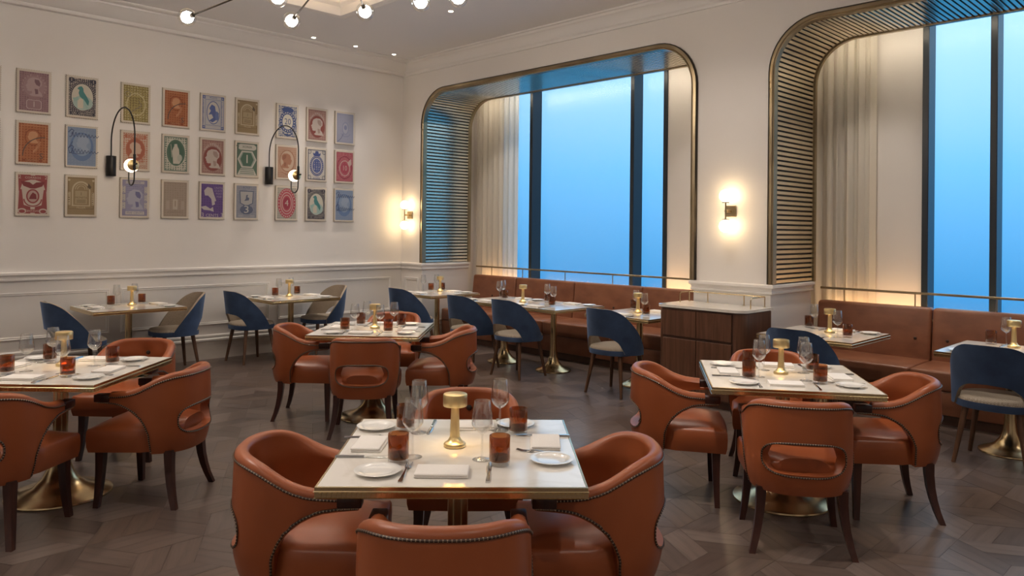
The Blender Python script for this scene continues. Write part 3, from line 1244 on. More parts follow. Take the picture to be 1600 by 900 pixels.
def d_twenty(k):
    c, l = (.045, .075, .20), (.52, .49, .42)
    k.rect(-w_, -h_, w_, h_, l)
    k.scrolls(-w_ + .015, -h_ + .012, w_ - .015, h_ - .012, .023, .015, c)
    k.ell(0, .15, .085, .038, c)
    k.ell(0, -.005, .115, .14, c)
    k.dots(0, -.005, .096, .12, .009, 20, l)
    k.ell(0, -.005, .075, .10, l)
    k.text('20', 0, -.005, .115, c, .82)
    k.ring(0, -.135, .075, .05, .014, c, 16, 180, 360)
    k.line([(-.05, -.17), (-.02, -.185), (.02, -.185), (.05, -.17)], .012, c)


def d_queen(k, c=(.215, .055, .045), d=(.22, .11, .095)):
    l = (.50, .44, .40)
    k.rect(-w_, -h_, w_, h_, (.36, .22, .19))
    k.frame(-w_, -h_, w_, h_, .006, d)
    k.frame(-w_ + .012, -h_ + .012, w_ - .012, h_ - .012, .003, d)
    k.scrolls(-w_ + .02, -h_ + .02, w_ - .02, h_ - .02, .028, .012, (.27, .14, .12), lambda x, y_: (x / .12) ** 2 + (y_ / .165) ** 2 < 1)
    k.arc_text('HALFPENNY', 0, -.03, .118, .182, 142, 38, .042, l)
    k.ell(0, -.025, .118, .152, d)
    k.ell(0, -.025, .110, .143, c)
    k.head(.0, -.025, .225, (.46, .39, .35))
    k.shade_head(.0, -.025, .225, (.33, .24, .21))


def d_pale(k):
    c, d = (.30, .31, .40), (.20, .22, .34)
    k.rect(-w_, -h_, w_, h_, c)
    k.scrolls(-w_ + .01, -h_ + .01, w_ - .01, h_ - .01, .024, .009, (.25, .265, .37))
    k.frame(-w_ + .012, -h_ + .012, w_ - .012, h_ - .012, .004, d)
    k.ring(.005, 0, .05, .085, .006, d)
    k.ell(.005, -.005, .040, .070, (.35, .355, .43))
    k.ell(.005, .01, .024, .034, d)
    k.ring(.01, -.07, .07, .05, .007, d, 14, 190, 350)
    k.line([(-w_ + .01, -.20), (-.06, -.14), (-.03, -.08)], .008, (.14, .16, .26))


def d_script(k, cc=(.05, .07, .15)):
    c, d = (.19, .25, .37), (.115, .185, .34)
    k.rect(-w_ - .006, -h_ - .004, w_ + .006, h_ + .006, c)
    k.scrolls(-w_ + .01, -h_ + .01, w_ - .01, h_ - .01, .03, .010, (.23, .29, .40))
    k.ell(0, 0, .115, .155, d)
    k.ell(.0, .02, .09, .12, (.21, .28, .40))
    k.head(.01, .03, .16, (.27, .33, .44))
    def scr(y0, amp, ph):
        P = [(-.13, y0 + .02), (-.10, y0 + .055), (-.08, y0 + .04), (-.10, y0 - .02), (-.12, y0 - .03)]
        k.line(P, .007, cc)
        P = []
        for q in range(46):
            x = -.10 + .265 * q / 45
            P.append((x, y0 + amp * math.sin(q * 1.15 + ph) * (1.2 - q / 60) - .012 * q / 45))
        k.line(P, .0055, cc)
    scr(.13, .024, 0)
    scr(-.045, .020, 1)
    k.line([(-.09, .05), (-.13, -.02), (-.12, -.07), (-.06, -.08), (.02, -.072)], .006, cc)


def d_redhead(k):
    c, l = (.40, .135, .075), (.52, .43, .35)
    k.rect(-w_, -h_, w_, h_, (.50, .38, .30))
    k.scrolls(-w_ + .012, -h_ + .012, w_ - .012, h_ - .012, .024, .013, c)
    k.rect(-w_ + .02, h_ - .06, w_ - .02, h_ - .02, c)
    k.text('CORREOS', 0, h_ - .04, .040, l)
    k.ell(0, .015, .105, .13, c)
    k.ell(0, .015, .095, .12, (.34, .105, .06))
    k.head(.0, .01, .17, (.52, .36, .27), -1)
    k.rect(-w_ + .02, -h_ + .015, w_ - .02, -h_ + .075, (.50, .38, .30))
    k.text('20', .06, -h_ + .085, .06, c)
    k.text('CENTAVOS', .01, -h_ + .03, .040, (.32, .085, .05))


def d_figure(k):
    c, l = (.075, .135, .10), (.50, .47, .40)
    k.rect(-w_, -h_, w_, h_, l)
    k.frame(-w_, -h_, w_, h_, .010, (.11, .16, .13))
    k.scrolls(-w_ + .02, -h_ + .02, w_ - .02, h_ - .02, .026, .013, c)
    k.ell(0, .015, .115, .165, l)
    k.ell(0, .015, .106, .155, c)
    k.ell(0, .015, .085, .135, (.055, .115, .08))
    k.poly([(-.018, .115), (.012, .12), (.02, .085), (.035, .06), (.04, 0), (.055, -.09), (.04, -.115), (-.03, -.115), (-.035, -.04), (-.045, .03), (-.03, .07), (-.02, .09)], (.50, .47, .40))
    k.ell(.045, -.045, .028, .042, (.40, .41, .35))
    k.line([(-.058, .11), (-.045, -.04)], .005, l)
    k.text('25', 0, -.17, .065, l)
    for sx in (-1, 1):
        k.text('2', sx * .11, .165, .045, c)


def d_green1(k):
    c, d, l = (.085, .14, .105), (.035, .06, .05), (.47, .45, .40)
    k.rect(-w_, -h_, w_, h_, c)
    k.frame(-w_, -h_, w_, h_, .006, d)
    hx = [(-.125, .0), (-.07, .105), (.07, .105), (.125, .0), (.07, -.105), (-.07, -.105)]
    k.poly(hx, l)
    k.poly([(x * .86, y_ * .86) for x, y_ in hx], (.26, .30, .26))
    k.poly([(x * .70, y_ * .80) for x, y_ in hx], (.06, .12, .085))
    k.text('1', 0, 0, .15, l)
    k.poly([(-.12, .17), (-.09, .19), (.09, .19), (.12, .17), (.12, .135), (.09, .118), (-.09, .118), (-.12, .135)], l)
    k.text('XONIA', 0, .155, .040, d)
    k.line([(-w_ - .01, .165), (-.11, .165), (-.12, .13)], .008, d)
    k.poly([(-.13, -.20), (.13, -.20), (.085, -.115), (-.085, -.115)], l)
    for q in range(3):
        k.rect(-.095 + q * .003, -.185 + q * .024, .095 - q * .003, -.172 + q * .024, (.2, .24, .2))


def d_salmon(k):
    c, l = (.36, .19, .12), (.50, .37, .28)
    k.rect(-w_, -h_, w_, h_, (.46, .30, .22))
    k.scrolls(-w_ + .012, -h_ + .012, w_ - .012, h_ - .012, .024, .011, c)
    k.ring(0, .02, .11, .145, .010, (.32, .16, .10))
    k.ell(0, .02, .095, .13, l)
    k.head(-.01, .02, .19, (.36, .175, .11), -1)
    k.shade_head(-.01, .02, .19, (.28, .12, .075), -1)
    k.line([(-.08, -.13), (.0, -.16), (.08, -.13)], .012, c)


def d_arms(k):
    c, dk, l = (.05, .075, .22), (.05, .055, .09), (.52, .49, .45)
    k.rect(-w_, -h_, w_, h_, l)
    k.frame(-w_, -h_, w_, h_, .010, dk)
    for sx in (-1, 1):
        for sy in (-1, 1):
            k.ring(sx * .108, sy * .172, .026, .030, .007, dk, 14)
            k.text('7', sx * .108, sy * .172, .036, dk)
    k.poly([(-.05, .12), (.05, .12), (.06, .16), (.03, .15), (.02, .185), (-.02, .185), (-.03, .15), (-.06, .16)], c)
    k.ell(0, -.015, .105, .14, c)
    k.dots(0, -.015, .092, .125, .0065, 30, l)
    k.ell(0, -.015, .078, .108, l)
    k.ell(0, -.015, .066, .096, (.10, .13, .30))
    k.scrolls(-.045, -.075, .045, .045, .024, .014, c)
    k.scrolls(-.035, -.06, .035, .03, .03, .010, l)
    k.text('KOPEK', 0, -.185, .034, c)


def d_ten(k):
    c, d, l = (.36, .065, .095), (.24, .035, .06), (.50, .36, .33)
    k.rect(-w_, -h_, w_, h_, c)
    k.frame(-w_, -h_, w_, h_, .006, d)
    k.scrolls(-w_ + .015, -h_ + .015, w_ - .015, h_ - .015, .022, .012, (.45, .20, .2))
    k.ring(0, -.01, .12, .16, .012, d)
    k.ring(0, -.02, .085, .11, .010, l)
    k.ell(0, -.02, .06, .08, c)
    k.text('10', 0, -.02, .10, l, .8)
    k.poly([(.04, .06), (.10, .12), (.11, .04), (.07, .0)], l)


def d_eagle(k):
    c, d, l = (.26, .055, .055), (.185, .03, .035), (.50, .42, .36)
    k.rect(-w_, -h_, w_, h_, l)
    for sx in (-1, 1):
        k.poly([(sx * w_, h_), (sx * .02, h_), (sx * .02, h_ - .05), (sx * .09, h_ - .075), (sx * .115, .04), (sx * (w_ - .008), .03)], c)
        k.poly([(sx * w_, -h_), (sx * .02, -h_), (sx * .02, -h_ + .07), (sx * .08, -h_ + .09), (sx * .10, .05), (sx * (w_ - .012), .05)], c)
        k.text('2', sx * .118, .178, .052, l)
        k.ell(sx * .095, -.175, .04, .028, l)
        k.ell(sx * .095, -.178, .028, .018, c)
    k.rect(-.075, h_ - .05, .075, h_ - .008, c)
    k.text('CORREOS', 0, h_ - .03, .032, l)
    k.poly([(0, .10), (.03, .125), (.11, .135), (.085, .085), (.02, .06), (-.02, .06), (-.085, .085), (-.11, .135), (-.03, .125)], d)
    k.ell(0, -.02, .06, .075, c)
    k.ell(0, -.02, .046, .06, (.42, .29, .25))
    k.poly([(-.035, -.05), (.035, -.05), (.03, 0), (.0, .02), (-.02, -.01)], d)
    k.ring(0, -.05, .085, .08, .012, c, 18, 180, 360)
    k.rect(-.06, -h_ + .01, .06, -h_ + .045, c)
    k.text('CENTAVOS', 0, -h_ + .027, .028, l)


def d_five(k):
    c, d, l = (.24, .225, .33), (.15, .145, .28), (.50, .46, .42)
    k.rect(-w_, -h_, w_, h_, c)
    k.frame(-w_, -h_, w_, h_, .005, d)
    for sx in (-1, 1):
        for q in range(3):
            k.rect(sx * .118 - .017, -.125 + q * .09, sx * .118 + .017, -.05 + q * .09, (.44, .41, .38))
            k.scrolls(sx * .118 - .004, -.115 + q * .09, sx * .118 + .004, -.06 + q * .09, .02, .010, c)
    k.rect(-.095, -.155, .095, .155, (.265, .26, .37))
    k.scrolls(-.085, .06, .085, .15, .02, .009, d)
    k.head(.0, -.02, .22, (.36, .355, .44))
    k.shade_head(.0, -.02, .22, d)
    k.rect(-.10, -h_ + .012, .10, -h_ + .048, l)
    k.text('FIVE CENTS', 0, -h_ + .030, .034, d)
    k.rect(-.10, h_ - .044, .10, h_ - .012, (.40, .37, .38))
    k.text('POSTAGE', 0, h_ - .028, .028, d)


def d_taupe1(k):
    c, d, l = (.335, .27, .22), (.25, .185, .15), (.45, .385, .32)
    k.rect(-w_, -h_, w_, h_, c)
    k.frame(-w_ + .006, -h_ + .006, w_ - .006, h_ - .006, .004, d)
    k.scrolls(-w_ + .02, -h_ + .02, w_ - .02, h_ - .02, .026, .012, (.29, .225, .18))
    k.rect(-.028, -.12, .028, .0, l)
    k.text('1', 0, -.055, .10, d)
    for sx in (-1, 1):
        k.rect(sx * .085 - .02, -.12, sx * .085 + .02, -.02, (.38, .31, .255))
    k.text('CENTAVO', 0, -h_ + .05, .036, d)


def d_purple(k):
    c, d, l = (.115, .065, .22), (.075, .04, .165), (.47, .42, .42)
    k.rect(-w_, -h_, w_, h_, c)
    k.scrolls(-w_ + .01, -.15, w_ - .01, h_ - .01, .03, .012, d)
    k.poly([(-.10, .12), (-.06, .165), (0, .15), (.02, .08), (.05, .0), (.03, -.01), (.035, -.045), (.0, -.06), (-.01, .02), (-.05, .06), (-.09, .06)], l)
    k.poly([(-.14, -.08), (-.08, -.065), (-.02, -.10), (.01, -.075), (.02, -.135), (-.03, -.12), (-.10, -.115)], l)
    for q in range(4):
        k.text(('UNITED', 'STATES', 'POST', 'AGE')[q], .085, .155 - q * .035, .034, (.33, .27, .38))
    k.text('3', -.115, -.178, .075, l)
    k.text('3', .122, -.178, .075, l)
    k.text('CENTS', .0, -.182, .052, l)


def d_three(k):
    c, d, l = (.19, .205, .26), (.085, .105, .17), (.44, .42, .40)
    k.rect(-w_, -h_, w_, h_, c)
    k.scrolls(-w_ + .01, -h_ + .01, w_ - .01, h_ - .01, .022, .012, (.30, .30, .33))
    k.text('POST', 0, h_ - .025, .042, d)
    k.poly([(-.095, .14), (.095, .14), (.085, -.02), (.03, -.05), (-.03, -.05), (-.085, -.02)], d)
    k.poly([(-.083, .128), (.083, .128), (.074, -.015), (.02, -.04), (-.02, -.04), (-.074, -.015)], (.36, .35, .35))
    k.poly([(-.03, .01), (.03, .02), (.035, .05), (.01, .06), (.02, .09), (-.005, .085), (-.01, .04)], d)
    k.ell(0, -.10, .085, .058, d)
    k.text('3', 0, -.10, .13, l, 1.3)
    k.rect(-.11, -h_ + .01, .11, -h_ + .04, (.30, .30, .33))
    k.text('CENTS', 0, -h_ + .025, .030, d)


def d_four(k):
    c, d, l = (.40, .075, .10), (.30, .04, .065), (.50, .40, .36)
    k.rect(-w_, -h_, w_, h_, (.37, .345, .30))
    k.scrolls(-w_ + .01, -h_ + .01, w_ - .01, h_ - .01, .026, .012, (.24, .235, .205))
    k.ell(0, 0, .128, .195, c)
    k.dots(0, 0, .112, .175, .009, 26, l)
    k.ring(0, 0, .092, .145, .009, l)
    k.ring(0, 0, .070, .11, .009, l)
    k.ell(0, 0, .05, .08, d)
    k.text('4', 0, 0, .11, l)


GRID = [
    [d_tan, d_mauve, d_bird, d_olive, d_orange, d_lion, d_tan, d_twenty, d_queen, d_pale],
    [d_olive, d_orange, d_script, d_redhead, d_figure, d_queen, d_green1, d_salmon, d_arms, d_ten],
    [d_olive, d_eagle, d_tan, d_five, d_taupe1, d_purple, d_three, d_four, d_bird, d_script],
]
SL = [
    ['tan stamp print cut by the picture edge, top row',
     'mauve stamp print with profile head and boxed figure 1',
     'black bordered stamp print with teal bird, top row',
     'olive gold stamp print with scrollwork behind the arched lamp',
     'orange postmarked stamp print in the top row',
     'cream and blue stamp print with lion in an oval',
     'tan stamp print with arch and figure 1, top row',
     'cream stamp print with large blue number 20',
     'red-brown stamp print with oval profile head, top row',
     'pale lavender-blue stamp print with faint portrait, top row at the corner end'],
    ['olive stamp print cut by the picture edge, middle row',
     'orange postmarked stamp print in the middle row',
     'blue stamp print crossed by black handwriting, middle row',
     'red-orange portrait stamp print behind the glowing arched lamp globe',
     'green stamp print with standing figure and number 25',
     'red-brown stamp print with oval profile head, middle row',
     'green stamp print with white figure 1 in a hexagon',
     'salmon portrait stamp print behind the arch of the second lamp',
     'cream stamp print with dark blue crowned oval crest',
     'crimson stamp print with number 10'],
    ['olive stamp print cut by the picture edge, bottom row',
     'maroon stamp print with eagle crest',
     'tan stamp print with arch and figure 1, bottom row',
     'lavender stamp print with profile head reading FIVE CENTS',
     'plain taupe stamp print with figure 1, bottom row',
     'purple stamp print with white bust reading 3 CENTS 3',
     'blue-grey stamp print with bold figure 3',
     'grey stamp print with red oval around figure 4',
     'black bordered stamp print with teal bird, bottom row',
     'blue stamp print crossed by handwriting, bottom row at the corner end'],
]
ink_cache = {}
for r_ in range(3):
    for c_ in range(10):
        o = bpy.data.objects.new('stamp_print', stamp_mesh)
        COL.objects.link(o)
        o.location = (0.0, COLY[c_], ROWZ[r_])
        tag(o, SL[r_][c_], 'wall art', 'stamp prints on the left wall')
        fn = GRID[r_][c_]
        if fn not in ink_cache:
            k = Ink()
            fn(k)
            ink_cache[fn] = k.mb.mesh('printed_design', [m for _, m in k.mats], smooth=False, fix=False)
        q = bpy.data.objects.new('printed_design', ink_cache[fn])
        COL.objects.link(q)
        q.parent = o

# ================================================================== FURNITURE


def make_armchair():
    """barrel-back leather armchair; faces +y, origin on the floor at its middle"""
    r = empty('leather_armchair')
    r['category'] = 'armchair'
    a, b, ex = .270, .272, 2.35
    yc = -.02

    # plan curve of the outer face: s runs from the right arm tip round the back to the left arm tip
    def plan_half(n_back=22):
        pts = []
        for k in range(n_back + 1):
            t_ = PI / 2 * k / n_back       # 0 at back centre -> 90deg at side
            x = a * abs(math.sin(t_)) ** (2 / ex)
            y_ = yc - b * abs(math.cos(t_)) ** (2 / ex)
            pts.append((x, y_))
        for y_ in (.02, .06, .10, .13, .148, .150, .19, .225):
            pts.append((a - .10 * max(0, y_) ** 1.3, y_))
        return pts
    half = plan_half()
    full = [(-x, y_) for x, y_ in reversed(half)] + half[1:]
    N = len(full)
    mid = len(half) - 1
    # arc length from back centre
    sl = [0] * N
    for i in range(mid + 1, N):
        sl[i] = sl[i - 1] + math.dist(full[i], full[i - 1])
    for i in range(mid - 1, -1, -1):
        sl[i] = sl[i + 1] - math.dist(full[i], full[i + 1])
    nrm = []
    for i in range(N):
        p, q = Vector(full[max(i - 1, 0)]), Vector(full[min(i + 1, N - 1)])
        d = (q - p).normalized()
        nrm.append(Vector((-d.y, d.x)))    # inward
    if nrm[mid].y < 0:
        nrm = [-v for v in nrm]

    def ztop(y_):
        if y_ > .149:
            return .612
        return smoothlin(y_, [-.30, -.22, -.15, -.08, -.015, .06, .148], [.776, .769, .751, .719, .688, .667, .660])

    def zbot(y_):
        return smoothlin(y_, [-.092, -.085, -.07, -.03, .04, .10, .225], [.31, .39, .45, .515, .567, .588, .598])
    SLOT = .205
    ZSM = .492

    def slot(s_):
        u = abs(s_) / SLOT
        if u >= 1:
            return 0
        return .072 * (1 - u ** 6) ** (1 / 2.6)
    n1, n2 = 5, 7
    outer = []
    inner = []
    TH = .052
    for i in range(N):
        x, y_ = full[i]
        zt, zb = ztop(y_), zbot(y_)
        hs = slot(sl[i])
        zm_l = max(zb + .006, min(ZSM, zt - .03)) - hs
        zm_u = zm_l + 2 * hs
        zr = .022 if y_ < .149 else .008
        rows = [zb + (zm_l - zb) * k / n1 for k in range(n1 + 1)]
        rows2 = [zm_u + (zt - zr - zm_u) * k / n2 for k in range(n2 + 1)]
        O = []
        I = []
        n_ = nrm[i]
        for z in rows + rows2:
            # slight taper towards the foot and belly in the middle
            inn = .030 * max(0, (.46 - z) / .16) ** 2 + .006 * max(0, (z - .60) / .16)
            O.append(Vector((x + n_.x * inn, y_ + n_.y * inn, z)))
            tt = TH + .014 * math.exp(-((z - .66) / .05) ** 2)
            if y_ < -.1:
                tt -= .024 * math.exp(-((sl[i]) / .05) ** 2 - ((z - .672) / .035) ** 2) + .004 * math.exp(-((sl[i]) / .012) ** 2) * (1 if z < .665 else 0)
            tt = min(tt, TH + .02)
            I.append(Vector((x + n_.x * (inn + tt), y_ + n_.y * (inn + tt), z)))
        # rolled top: arc from outer to inner
        zt_ = rows2[-1]
        arc = []
        w = TH + .004
        c0 = O[-1]
        for k in range(1, 6):
            t_ = PI * k / 6
            off = w / 2 - (w / 2) * math.cos(t_)
            arc.append(Vector((c0.x + n_.x * off, c0.y + n_.y * off, zt_ + zr * 1.15 * math.sin(t_))))
        outer.append((O, I, arc, hs))
    vs = []
    idx = []
    nr = n1 + n2 + 2
    for (O, I, arc, hs) in outer:
        st_ = len(vs)
        vs += O + I + arc
        idx.append(st_)
    na = 5
    fs = []
    for i in range(N - 1):
        A, B = idx[i], idx[i + 1]
        hole = outer[i][3] > 1e-4 or outer[i + 1][3] > 1e-4
        for k in range(nr - 1):
            if k == n1:
                if hole:
                    # slot rims: lower lip and upper lip
                    fs.append((A + n1, B + n1, B + nr + n1, A + nr + n1))
                    fs.append((A + n1 + 1, A + nr + n1 + 1, B + nr + n1 + 1, B + n1 + 1))
                continue
            fs.append((A + k, B + k, B + k + 1, A + k + 1))
            fs.append((A + nr + k, A + nr + k + 1, B + nr + k + 1, B + nr + k))
        chainA = [A + nr - 1] + [A + 2 * nr + q for q in range(na)] + [A + 2 * nr - 1]
        chainB = [B + nr - 1] + [B + 2 * nr + q for q in range(na)] + [B + 2 * nr - 1]
        for q in range(len(chainA) - 1):
            fs.append((chainA[q], chainB[q], chainB[q + 1], chainA[q + 1]))
        fs.append((A, A + nr, B + nr, B))
    for E in (idx[0], idx[-1]):
        chain = [E + k for k in range(nr)] + [E + 2 * nr + q for q in range(na)] + [E + nr + k for k in reversed(range(nr))]
        fs.append(tuple(chain))
    sh = MB().add(vs, fs)
    # weld duplicate mid rows where there is no slot
    me = sh.mesh('back_shell', M['leather'], smooth=True, ang=50)
    bb = bmesh.new()
    bb.from_mesh(me)
    bmesh.ops.remove_doubles(bb, verts=bb.verts[:], dist=.0004)
    bmesh.ops.dissolve_degenerate(bb, edges=bb.edges[:], dist=.0002)
    bmesh.ops.recalc_face_normals(bb, faces=bb.faces[:])
    bb.to_mesh(me)
    bb.free()
    for p in me.polygons:
        p.use_smooth = True
    me.set_sharp_from_angle(angle=R(55))
    o = bpy.data.objects.new('back_shell', me)
    COL.objects.link(o)
    o.parent = r

    # seat: crowned box with soft edges
    seat = MB()
    nx, ny = 12, 12
    sx0, sy0, sy1 = .226, -.225, .268
    g = []
    for j in range(ny + 1):
        for i in range(nx + 1):
            u, v = -1 + 2 * i / nx, -1 + 2 * j / ny
            wd = sx0 + .033 * (v + 1) / 2
            yy_ = sy0 + (sy1 - sy0) * (v + 1) / 2
            if yy_ < yc:   # keep inside the rounded back
                wd = min(wd, (a - .045) * max(0.0, 1 - (abs(yy_ - yc) / (b - .038)) ** ex) ** (1 / ex))
            g.append((u * wd, sy0 + (sy1 - sy0) * (v + 1) / 2 + .010 * (1 - u * u) * (1 if v > .99 else 0),
                      .452 + .040 * (1 - u ** 4) * (1 - max(-.6, v) ** 4)))
    ring = [i for i in range(nx + 1)] + [nx + (nx + 1) * j for j in range(1, ny + 1)] + [(nx + 1) * ny + i for i in reversed(range(nx))] + [(nx + 1) * j for j in reversed(range(1, ny))]
    f_ = []
    for j in range(ny):
        for i in range(nx):
            q = j * (nx + 1) + i
            f_.append((q, q + 1, q + nx + 2, q + nx + 1))
    base = len(g)
    for lev, (off, z) in enumerate(((.010, .438), (.013, .40), (.010, .35), (.0, .318))):
        for q in ring:
            x, y_, _ = g[q]
            if y_ < -.06:
                off = 0
            else:
                off = (.010, .013, .010, .0)[lev]
            d = Vector((x, y_ - .015)).normalized()
            g.append((x + d.x * off, y_ + d.y * off, z))
    nrg = len(ring)
    for k in range(nrg):
        k2 = (k + 1) % nrg
        f_.append((ring[k], base + k, base + k2, ring[k2]))
        for lev in range(3):
            s0, s1 = base + lev * nrg, base + (lev + 1) * nrg
            f_.append((s0 + k, s1 + k, s1 + k2, s0 + k2))
    f_.append(tuple(base + 3 * nrg + k for k in range(nrg)))
    seat.add(g, f_)
    seat.build('seat', M['leather'], r, ang=50)

    # legs: sabre curved, square, tapering
    for sx in (-1, 1):
        for (xt, yt, xf, yf) in ((.215, .215, .2435, .2225), (.195, -.175, .2435, -.232)):
            pts = []
            for k in range(6):
                u = k / 5
                pts.append((sx * (xt + (xf - xt) * u ** 2), yt + (yf - yt) * u ** 2.2, .325 * (1 - u)))
            lg = MB()
            vs = []
            for k, p in enumerate(pts):
                hw = (.024 - .009 * k / 5)
                for (dx, dy) in ((-1, -1), (1, -1), (1, 1), (-1, 1)):
                    vs.append((p[0] + dx * hw, p[1] + dy * hw, p[2]))
            f_ = [(0, 1, 2, 3), (23, 22, 21, 20)]
            for k in range(5):
                for q in range(4):
                    q2 = (q + 1) % 4
                    f_.append((k * 4 + q, k * 4 + q2, (k + 1) * 4 + q2, (k + 1) * 4 + q))
            lg.add(vs, f_)
            lg.build('leg', M['legwood'], r, ang=60)

    # wooden arm caps
    for sx in (-1, 1):
        x = a - .012
        mb = MB().rbox(sx * x - .030 - sx * .020, sx * x + .026 - sx * .020, .146, .236, .606, .650, .006, 2)
        mb.build('arm_cap', M['legwood'], r)

    # trim lines on the outer face
    def opos(i, z):
        O = outer[i][0]
        zs = [v.z for v in O]
        for k in range(len(O) - 1):
            if zs[k] <= z <= zs[k + 1] + 1e-6:
                u = (z - zs[k]) / max(1e-6, zs[k + 1] - zs[k])
                return O[k].lerp(O[k + 1], u)
        return O[-1].copy() if z > zs[-1] else O[0].copy()

    def sample(s_, zf):
        # position at arc length s_ with height function zf(s_)
        for i in range(N - 1):
            if sl[i] <= s_ <= sl[i + 1]:
                u = (s_ - sl[i]) / max(1e-9, sl[i + 1] - sl[i])
                z = zf
                p = opos(i, z).lerp(opos(i + 1, z), u)
                n_ = nrm[i].lerp(nrm[i + 1], u)
                return p, n_
        return opos(N - 1, zf), nrm[N - 1]

    def y_at(s_):
        for i in range(N - 1):
            if sl[i] <= s_ <= sl[i + 1]:
                u = (s_ - sl[i]) / max(1e-9, sl[i + 1] - sl[i])
                return full[i][1] * (1 - u) + full[i + 1][1] * u
        return full[-1][1]
    lines = []
    smax = sl[-1] - .078
    nn = 140
    lines.append([sample(-smax + 2 * smax * k / nn, ztop(min(.14, y_at(-smax + 2 * smax * k / nn))) - .026) for k in range(nn + 1)])
    # slot outline
    P = []
    nn = 64
    for k in range(nn):
        t_ = 2 * PI * k / nn
        ct, st__ = math.cos(t_), math.sin(t_)
        u = (abs(ct) ** (2 / 3.2)) * (1 if ct > 0 else -1) * (SLOT + .012)
        z = ZSM + (abs(st__) ** (2 / 2.6)) * (1 if st__ > 0 else -1) * .083
        P.append(sample(u, z))
    P.append(P[0])
    lines.append(P)
    # front edge curves
    for sx in (-1, 1):
        P = []
        for k in range(41):
            y_ = -.093 + (.222 + .093) * (k / 40) ** 1.6
            # arc length for this y on the side
            best = min((abs(y_at(sx * q * .004) - y_), sx * q * .004) for q in range(60, int(sl[-1] / .004)))[1]
            z = zbot(y_) + .010
            P.append(sample(best, z))
        z0_ = P[0][0].z
        lines.append(P)
        # extra short run under the arm cap
        Q = []
        for k in range(6):
            y_ = .152 + .07 * k / 5
            best = min((abs(y_at(sx * q * .004) - y_), sx * q * .004) for q in range(60, int(sl[-1] / .004)))[1]
            Q.append(sample(best, .6095))
        lines.append(Q)
    pipe = MB()
    nails = MB()
    for Lp in lines:
        pts = [p - Vector((n_.x, n_.y, 0)) * .0015 for p, n_ in Lp]
        pipe.tube(pts, .0048, 5)
        # resample for nails
        acc = 0
        nxt = .003
        for k in range(len(Lp) - 1):
            p, n_ = Lp[k]
            q, n2_ = Lp[k + 1]
            d = (q - p).length
            while nxt <= acc + d and d > 1e-7:
                u = (nxt - acc) / d
                c = p.lerp(q, u)
                n3 = -Vector((n_.x, n_.y, 0)).normalized()
                tg = (q - p).normalized()
                bt = n3.cross(tg)
                c = c + n3 * .003
                rr = .0048
                ring_ = [c + tg * rr * math.cos(j * PI / 3) + bt * rr * math.sin(j * PI / 3) for j in range(6)]
                nails.add(ring_ + [c + n3 * .0042], [(j, (j + 1) % 6, 6) for j in range(6)])
                nxt += .0125
            acc += d
    tag(pipe.build('piping', M['pipe'], r), kind=None)
    o = nails.build('nailhead_trim', M['nail'], r, ang=80)
    tag(o, kind='stuff')
    # button on the inside of the back
    T = Matrix.Translation((0, yc - b + TH + .001, .672)) @ Matrix.Rotation(-PI / 2, 4, 'X')
    MB().lathe([(.0150, -.012), (.0150, .0), (.011, .006), (.001, .009)], 14, M4=T).build('button', M['button'], r)
    return r


